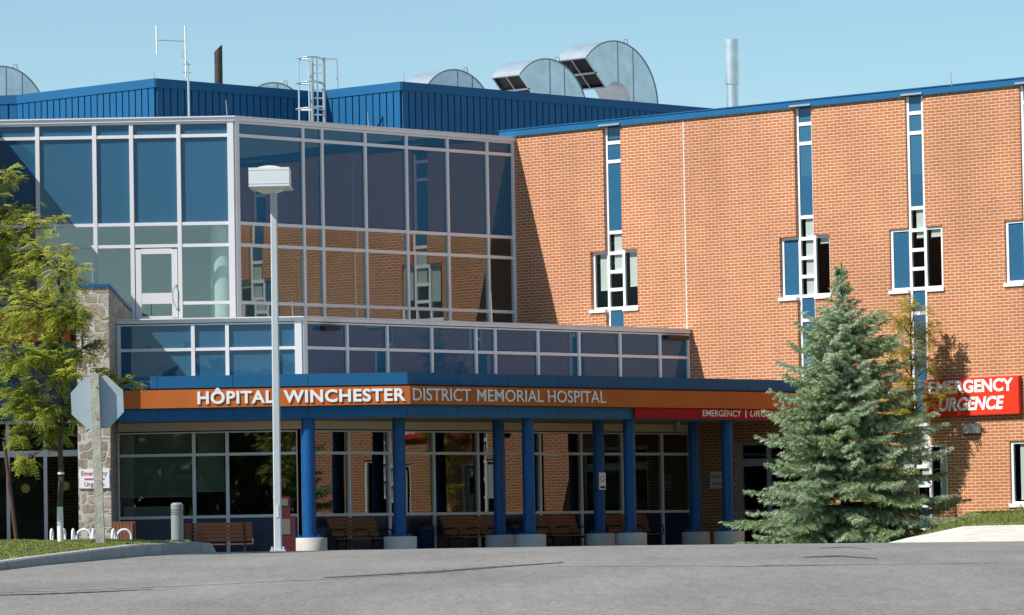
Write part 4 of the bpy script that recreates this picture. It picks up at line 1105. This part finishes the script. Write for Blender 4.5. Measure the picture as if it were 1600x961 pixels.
# bicycle rack hoops
def hoop_proto():
    t = thing('bike_rack_hoop', (0, 0, 0), 'x', 'bike rack', 'white bicycle rack hoops beside the stone buttress')
    pts = [(-.15, 0, -.0), (-.15, 0, .55)] + [(-.15*math.cos(a), 0, .55+.15*math.sin(a)) for a in [math.pi*k/10 for k in range(1, 10)]] + [(.15, 0, .55), (.15, 0, 0)]
    MB().tube(pts, .025, 10).build('tube', M['lampw'], t, smooth=50)
    mb = MB()
    for s in (-.15, .15): mb.lathe(s, 0, [(.06, 0), (.06, .012)], 12)
    mb.build('foot_plate', M['galvdark'], t); return t
hp0 = hoop_proto()
hl = [(81, 88, 'white rack hoop half hidden left of the tree trunk guard'), (100, 86, 'white rack hoop just right of the tree trunk guard'), (114.5, 88, 'white rack hoop seen edge-on at the left foot of the buttress'),
      (131, 0, 'white rack hoop seen as a full arch before the buttress'), (146, 88, 'white rack hoop seen edge-on just left of the stop sign post'), (177.5, 84, 'white rack hoop seen edge-on right of the stop sign post'), (194, 10, 'white rack hoop arch nearest the wooden bin, rightmost')]
for i, (px, rz_, lb) in enumerate(hl):
    o = hp0 if i == 0 else copy_tree(hp0)
    q = at(px, 840, 98.5); o.location = (q.x, 98.5, at(px, 826.5, 98.5).z-.71); o.rotation_euler = (0, 0, R(rz_)); o['label'] = lb
# wooden litter bin behind the rack
q = at(193, 830, 106); t = thing('wooden_bin', (q.x, 106, -.25), 'slatted wooden bin by the shaded wall next to the bicycle rack', 'bin')
mb = MB(); zt = at(193, 815, 106).z
for k in range(6): mb.box(q.x-.23+k*.078, q.x-.23+k*.078+.068, 105.78, 105.81, -.24, zt)
for k in range(6): mb.box(q.x+.235, q.x+.265, 105.83+k*.078, 105.83+k*.078+.068, -.24, zt)
mb.build('slats', M['wood'], t); MB().box(q.x-.22, q.x+.23, 105.82, 106.3, -.25, zt-.03).build('liner', M['black'], t)

# benches
def bench_proto():
    t = thing('park_bench', (0, 0, 0), 'x', 'bench', 'slatted wooden benches under the canopy'); L = 1.62
    m1 = MB()
    for k in range(4): m1.box(-L/2, L/2, -.50+k*.115, -.50+k*.115+.10, .43, .465)
    m1.build('seat', M['wood'], t)
    m2 = MB()
    for k in range(5):
        z = .52+k*.092; y = .0+.035*k
        m2.face([(-L/2, y-.0, z), (L/2, y, z), (L/2, y+.03, z+.08), (-L/2, y+.03, z+.08)]); m2.face([(L/2, y+.035, z), (-L/2, y+.035, z), (-L/2, y+.065, z+.08), (L/2, y+.065, z+.08)])
        m2.face([(-L/2, y+.03, z+.08), (L/2, y+.03, z+.08), (L/2, y+.065, z+.08), (-L/2, y+.065, z+.08)]); m2.face([(L/2, y, z), (-L/2, y, z), (-L/2, y+.035, z), (L/2, y+.035, z)])
        for sx in (-L/2, L/2): m2.face([(sx, y, z), (sx, y+.035, z), (sx, y+.065, z+.08), (sx, y+.03, z+.08)])
    m2.build('backrest', M['wood'], t)
    for sx in (-.62, .62):
        m = MB(); m.box(sx-.025, sx+.025, -.46, -.41, 0, .43); m.box(sx-.025, sx+.025, .0, .05, 0, .5); m.box(sx-.02, sx+.02, -.41, .0, .39, .425)
        m.tube([(sx, .05, .45), (sx, .24, .98)], .02, 8); m.build('leg', M['black'], t)
    for sx in (-.80, 0.0, .80):
        m = MB().tube([(sx, -.42, .47), (sx, -.46, .58), (sx, -.42, .66), (sx, -.2, .67), (sx, .06, .65)], .018, 8); m.build('armrest', M['black'], t, smooth=40)
    return t
bp_ = bench_proto(); angG = math.atan2(G.y, G.x)
# facing: local -Y is the front
q = at(342, 840, 110.9)
bl_ = [((q.x, 110.9), math.pi, 'wooden bench seen from behind between the bollard and the newspaper box')]
for px, n, lb in ((556, .75, 'wooden bench between the leftmost lit column and the dark corner column'), (731, .75, 'wooden bench between the corner column and the first pair of columns'), (872, .75, 'wooden bench just right of the first pair of blue columns'), (985, .75, 'wooden bench mostly hidden behind the second pair of blue columns')):
    s = G2.s(px, 840, n); p = G2.p(s, n, 0); bl_.append(((p.x, p.y), angG, lb))
for i, ((x, y), rz_, lb) in enumerate(bl_):
    o = bp_ if i == 0 else copy_tree(bp_)
    o.location = (x, y, -.245); o.rotation_euler = (0, 0, rz_); o['label'] = lb
bp_.location.z = -.33
# dark litter bins
def bin_proto():
    t = thing('litter_bin', (0, 0, 0), 'x', 'bin', 'dark round litter bins between the benches')
    MB().lathe(0, 0, [(.20, 0), (.23, .05), (.23, .62), (.245, .66)], 20).build('body', M['blank'], t, smooth=40)
    MB().lathe(0, 0, [(.245, .66), (.23, .74), (.15, .82), (.05, .84)], 20).build('lid', M['black'], t, smooth=50); return t
b0 = bin_proto()
for i, (px, n, lb) in enumerate(((500, .6, 'dark round bin beside the leftmost lit column'), (664, .6, 'dark round bin right of the dark corner column'), (800, .6, 'dark round bin between the first pair of columns'))):
    o = b0 if i == 0 else copy_tree(b0)
    s = G2.s(px, 830, n); p = G2.p(s, n, -.245); o.location = p; o['label'] = lb
# newspaper box
YN = 108.8; nl, nr = at(427, 830, YN).x, at(461, 830, YN).x
def nzz(py): return at(445, py, YN).z
nb = thing('newspaper_box', ((nl+nr)/2, YN, -.27), 'dark red newspaper vending box beside the lamp post', 'newspaper box')
MB().box(nl, nr, YN, YN+.4, -.2, nzz(806)).build('cabinet', M['boxred'], nb)
mb = MB().box(nl+.14, nr-.12, YN+.08, YN+.36, nzz(806), nzz(776)); mb.box(nr-.12, nr-.03, YN+.1, YN+.2, nzz(797), nzz(794.5)); mb.build('coin_unit', M['boxred'], nb)
MB().box(nl+.2, nr-.16, YN+.065, YN+.08, nzz(790), nzz(779.5)).build('price_card', M['paper'], nb)
MB().box(nl+.17, nr-.11, YN-.012, YN, nzz(835), nzz(811)).build('display_window', M['paper'], nb)
mb = MB()
for x in (nl+.03, nr-.07): 
    for y in (YN+.03, YN+.33): mb.box(x, x+.04, y, y+.04, -.27, -.2)
mb.build('feet', M['black'], nb)

# ------------------------------------------------------------------ vegetation
def needles(mb, p, d, ln, rnd, n=9, nl=.068, nw=.012, u=None):
    """a shoot: needles raked forward round an axis"""
    d = d.normalized(); a = d.orthogonal().normalized(); b = d.cross(a)
    uu = rnd.random() if u is None else u
    for i in range(n):
        f = (i+.5)/n; th = i*2.4+rnd.random(); o = p+d*(ln*f)
        r = a*math.cos(th)+b*math.sin(th); tip = o+(r*.75+d*.65)*nl*rnd.uniform(.8, 1.2); s = d.cross(r)*nw
        mb.face([o-s, o+s, tip+s*.4, tip-s*.4], 0, [(min(1, max(0, uu+rnd.uniform(-.1, .1))), 0)]*4)
def spruce(x, y, z, H, Rm, seed):
    rnd = random.Random(seed)
    t = thing('spruce_tree', (x, y, z), 'full blue-green spruce standing before the brick wall and covered entry', 'tree')
    tr = MB().tube([(x, y, z-.1), (x+.02, y, z+H*.4), (x+.0, y, z+H*.8), (x+.03, y, z+H)], [.14, .09, .035, .008], 10)
    tw = MB(); lf = MB(); h = .12
    while h < H*.985:
        tt = h/H; Lb = Rm*((1-tt)**.70)*(1-.62*sstep(.76, .84, tt))
        nb_ = rnd.randint(11, 14) if tt < .72 else rnd.randint(6, 8) if tt < .8 else 4
        a0 = rnd.uniform(0, 6.28)
        for k in range(nb_):
            az = a0+2*math.pi*k/nb_+rnd.uniform(-.25, .25); L = Lb*rnd.uniform(.62, 1.12)*(1+.10*max(0, math.cos(az)))
            if rnd.random() < .08: L *= 1.12
            if tt > .9: L = max(L, .10)
            el0 = R(-2+ 34*tt + rnd.uniform(-8, 8)); out = Vector((math.cos(az), math.sin(az), 0))
            p = Vector((x, y, z+h+rnd.uniform(-.06, .06))); n = max(4, int(L/.11)); P = [p.copy()]
            el = el0
            for i in range(n):
                f = i/n; el = el0 - R(20)*math.sin(min(1, f*1.3)*math.pi*.6)*(1-tt*.6) + R(26)*max(0, f-.6)/.4
                p = p+(out*math.cos(el)+Vector((0, 0, math.sin(el))))*(L/n); P.append(p.copy())
            tw.tube(P, [.018*(1-i/(n+1))+.004 for i in range(n+1)], 5, 0, False)
            side = Vector((-math.sin(az), math.cos(az), 0)); br = rnd.uniform(.15, .75)
            for i in range(1, n+1):
                f = i/n; d = (P[i]-P[i-1]).normalized()
                if f > .05:
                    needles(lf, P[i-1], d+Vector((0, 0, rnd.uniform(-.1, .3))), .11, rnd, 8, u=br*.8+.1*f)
                    tl = (.18+.46*L*.35)*(1-f)**.6*(.5+.5*min(1, f*3))*(1-.55*sstep(.76, .86, tt))+.07
                    for sg in (-1, 1):
                        if rnd.random() < .12: continue
                        td = (d*.75+side*sg*rnd.uniform(.7, 1.0)+Vector((0, 0, rnd.uniform(-.50, .04)))).normalized()
                        m = max(1, int(tl/.085)); q = P[i].copy()
                        for j in range(m):
                            dd = (td+Vector((rnd.uniform(-.25, .25), rnd.uniform(-.25, .25), rnd.uniform(-.25, .12)))).normalized()
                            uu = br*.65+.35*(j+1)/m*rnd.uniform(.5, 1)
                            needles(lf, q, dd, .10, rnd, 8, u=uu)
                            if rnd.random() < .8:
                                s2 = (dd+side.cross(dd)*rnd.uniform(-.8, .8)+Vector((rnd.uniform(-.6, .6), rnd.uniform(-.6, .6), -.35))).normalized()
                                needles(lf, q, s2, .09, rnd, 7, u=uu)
                            q = q+dd*.085
        h += .27*(1-.45*tt)*rnd.uniform(.75, 1.25)
    needles(lf, Vector((x+.03, y, z+H-.25)), Vector((0, 0, 1)), .3, rnd, 26)
    k0 = len(tr.v); tr.v += tw.v; tr.f += [tuple(i+k0 for i in f) for f in tw.f]; tr.m += tw.m; tr.uv += tw.uv
    tr.build('trunk', M['bark'], t, smooth=60); lf.build('crown', M['spruce'], t)
    return t
sp = at(1322, 848, 111.5); spz = lawn_z(sp.x, 111.5)
spruce(sp.x, 111.5, -.15, at(1322, 412, 111.5).z+.15, 2.85, 7)

def frond(mb, p, d, up, ln, rnd, u, pairs=7, lw=.32):
    d = d.normalized(); s = d.cross(up); 
    if s.length < 1e-3: s = d.orthogonal()
    s.normalize(); nrm = s.cross(d)
    for i in range(pairs):
        f = (i+1)/(pairs+.5); o = p+d*(ln*f)-Vector((0, 0, 1))*(ln*.35*f*f); l2 = ln*lw*(1-.55*abs(f-.45)); w2 = ln*.062
        for sg in (-1, 1):
            v = (s*sg*.92+d*.38-Vector((0, 0, rnd.uniform(-.1, .45)))).normalized(); e = d*w2
            uu = min(1, max(0, u+rnd.uniform(-.12, .12)))
            mb.face([o, o+v*l2*.5+e, o+v*l2, o+v*l2*.5-e], 0, [(uu, 0)]*4)
def locust(name, label, x, y, z, H, clumps, seed, m, lean=(0, 0), nf=1.0, fl=.2, trunk_r=.055, trunk_top=None, yellow=0.0, guard=False, bare=1.4, pairs=7):
    """clumps: (dx, dy, h, rx, rz, count) leaf clusters; limbs run from the trunk to each cluster and twigs through it"""
    rnd = random.Random(seed); t = thing(name, (x, y, z), label, 'tree')
    tr = MB(); lm = MB(); lf = MB()
    tp = [Vector((x, y, z-.1))]; nseg = 8; tt = trunk_top or H*.85
    for i in range(1, nseg+1):
        f = i/nseg; tp.append(Vector((x+lean[0]*f+rnd.uniform(-.03, .03), y+lean[1]*f+rnd.uniform(-.03, .03), z+tt*f)))
    tr.tube(tp, [trunk_r*(1-.75*i/nseg) for i in range(nseg+1)], 10)
    for dx, dy, hh, rx, rz, cnt in clumps:
        c = Vector((x+dx, y+dy, z+hh)); hs = max(bare, min(tt*.95, hh-.35*math.hypot(dx, dy)-.25)); f = min(.999, hs/tt); k = int(f*nseg); fr = f*nseg-k
        b0 = tp[k].lerp(tp[min(nseg, k+1)], fr)
        mid = b0.lerp(c, .5)+Vector((rnd.uniform(-.1, .1), rnd.uniform(-.1, .1), .12))
        lm.tube([b0, mid, c], [trunk_r*.42, trunk_r*.28, trunk_r*.13], 6, 0, False)
        cb = rnd.uniform(.1, .65)
        for _ in range(max(3, int(cnt*nf/9))):
            while True:
                v = Vector((rnd.uniform(-1, 1), rnd.uniform(-1, 1), rnd.uniform(-1, 1)))
                if v.length < 1: break
            q = c+Vector((v.x*rx, v.y*rx, v.z*rz)); st = mid.lerp(c, rnd.uniform(.2, 1)); ddr = (q-st)
            lm.tube([st, st.lerp(q, .5)+Vector((0, 0, .03)), q], [.010, .007, .003], 4, 0, False)
            for j in range(9):
                pp = st.lerp(q, rnd.uniform(.35, 1.05))
                d = (ddr.normalized()*.5+Vector((rnd.uniform(-1, 1), rnd.uniform(-1, 1), rnd.uniform(-.55, .3)))).normalized()
                u = cb+rnd.uniform(-.2, .25)+yellow*rnd.random()
                frond(lf, pp, d, Vector((rnd.uniform(-.3, .3), rnd.uniform(-.3, .3), 1)), fl*rnd.uniform(.7, 1.25), rnd, u, pairs)
    k0 = len(tr.v); tr.v += lm.v; tr.f += [tuple(i+k0 for i in f) for f in lm.f]; tr.m += lm.m; tr.uv += lm.uv
    tr.build('trunk', M['bark'], t, smooth=60); lf.build('crown', m, t)
    if guard:
        MB().lathe(x, y, [(.048, z+.02), (.046, z+.4), (.042, z+.56)], 14).build('trunk_guard', M['guard'], t, smooth=50)
        MB().lathe(x+.02, y, [(.05, z+1.05), (.05, z+1.08)], 12).build('trunk_tie', M['lampw'], t)
    return t
def clump(px, py, Y, rxp, rzp, cnt, bx, by, bz, dy=0.0):
    p = at(px, py, Y); k = Y/F_PX
    return (p.x-bx, dy, p.z-bz, rxp*k, rzp*k, cnt)
# left tree on the island
YT = 69.5; tb = at(94.5, 848, YT); bz_ = tb.z-.02
cl = [clump(*a, tb.x, YT, bz_, d) for a, d in (
    ((95, 425, YT, 45, 45, 190), .2), ((55, 400, YT, 40, 40, 130), .3), ((118, 490, YT, 38, 40, 190), -.3), ((60, 480, YT, 50, 45, 240), .1), ((20, 470, YT, 45, 50, 180), .5),
    ((25, 560, YT, 50, 40, 210), -.4), ((80, 555, YT, 45, 35, 230), .0), ((105, 590, YT, 28, 22, 110), -.4), ((30, 620, YT, 45, 30, 190), .3), ((65, 640, YT, 38, 26, 150), -.2), ((75, 675, YT, 32, 20, 120), .3), ((45, 720, YT, 18, 14, 45), -.3), ((15, 680, YT, 28, 18, 80), .2),
    ((135, 545, YT, 30, 30, 110), -.2), ((205, 597, YT, 26, 9, 40), -.1), ((170, 585, YT, 26, 14, 55), -.1), ((118, 640, YT, 16, 26, 60), .1))]
locust('locust_tree', 'young yellow-green locust with a white trunk guard beside the stop sign', tb.x, YT, bz_, 4.6, cl, 21, M['locust'], nf=1.3, fl=.19, trunk_r=.05, trunk_top=at(98, 440, YT).z-bz_, lean=(.06, .1), guard=True)
# second tree, its trunk just out of the frame
YU = 70.5; tb2 = at(-35, 858, YU); bz2 = tb2.z
cl = [clump(*a, tb2.x, YU, bz2, d) for a, d in (
    ((5, 275, YU, 35, 20, 70), 0), ((20, 325, YU, 40, 22, 110), .2), ((-40, 300, YU, 50, 45, 160), 0), ((65, 345, YU, 38, 14, 75), -.1), ((10, 370, YU, 45, 25, 130), -.2), ((-30, 400, YU, 60, 50, 200), .2), ((30, 410, YU, 40, 22, 100), .3), ((-20, 500, YU, 60, 60, 200), 0), ((-60, 600, YU, 60, 50, 150), 0), ((5, 590, YU, 22, 40, 70), .3))]
locust('locust_tree', 'taller locust at the left picture edge, its crown rising above the other', tb2.x, YU, bz2, 5.6, cl, 33, M['locust'], nf=1.3, fl=.19, trunk_r=.06, trunk_top=at(0, 300, YU).z-bz2, lean=(.30, 0))
# yellowing tree between spruce and wall; hidden low clumps added for wall shadow
YW = 116.7; tb3 = at(1436, 838, YW); bz3 = lawn_z(tb3.x, YW)
cl = [clump(*a, tb3.x, YW, bz3, d) for a, d in (
    ((1425, 478, YW, 36, 14, 42), 0), ((1395, 500, YW, 28, 22, 40), 0), ((1450, 520, YW, 36, 18, 52), .1), ((1420, 545, YW, 40, 24, 60), -.1), ((1390, 560, YW, 36, 26, 55), .1), ((1452, 575, YW, 22, 12, 34), 0), ((1415, 600, YW, 28, 22, 60), -.1), ((1448, 625, YW, 18, 14, 22), -.2), ((1418, 640, YW, 26, 22, 70), 0), ((1478, 612, YW, 16, 6, 9), -.2), ((1420, 690, YW, 40, 24, 55), .1), ((1410, 640, YW, 40, 28, 90), .2), ((1410, 740, YW, 40, 28, 70), .2), ((1430, 560, YW, 26, 20, 40), .3), ((1425, 500, YW, 24, 16, 30), .3))]
locust('locust_tree', 'thin yellowing locust sapling between the spruce and the brick wall', tb3.x, YW, bz3, 5.5, cl, 45, M['locusty'], nf=2.6, fl=.24, trunk_r=.045, trunk_top=at(1425, 500, YW).z-bz3, lean=(-.1, 0), yellow=.2, bare=1.6, pairs=6)
# wood across the road behind the camera: it is seen reflected in the ground-floor panes
rnd = random.Random(5); mb = MB()
for k in range(170):
    x = rnd.uniform(-70, 50); y = -28+rnd.uniform(-8, 8); z0 = -1.7; H = rnd.uniform(9, 12); Rr = rnd.uniform(2.5, 4)
    for _ in range(210):
        v = Vector((rnd.gauss(0, .5), rnd.gauss(0, .5), rnd.uniform(0.05, 1))); c = Vector((x+v.x*Rr, y+v.y*Rr, z0+v.z*H))
        a = Vector((rnd.gauss(0, 1), rnd.gauss(0, 1), rnd.gauss(0, 1))).normalized()*rnd.uniform(.5, .9); b = a.orthogonal().normalized()*rnd.uniform(.25, .5); u = rnd.random()
        mb.face([c-a, c-b, c+a, c+b], 0, [(u, 0)]*4)
tag(mb.build('distant_wood', M['darkleaf']), 'dark green wood across the road, mirrored in the ground floor panes', 'wood', kind='stuff')
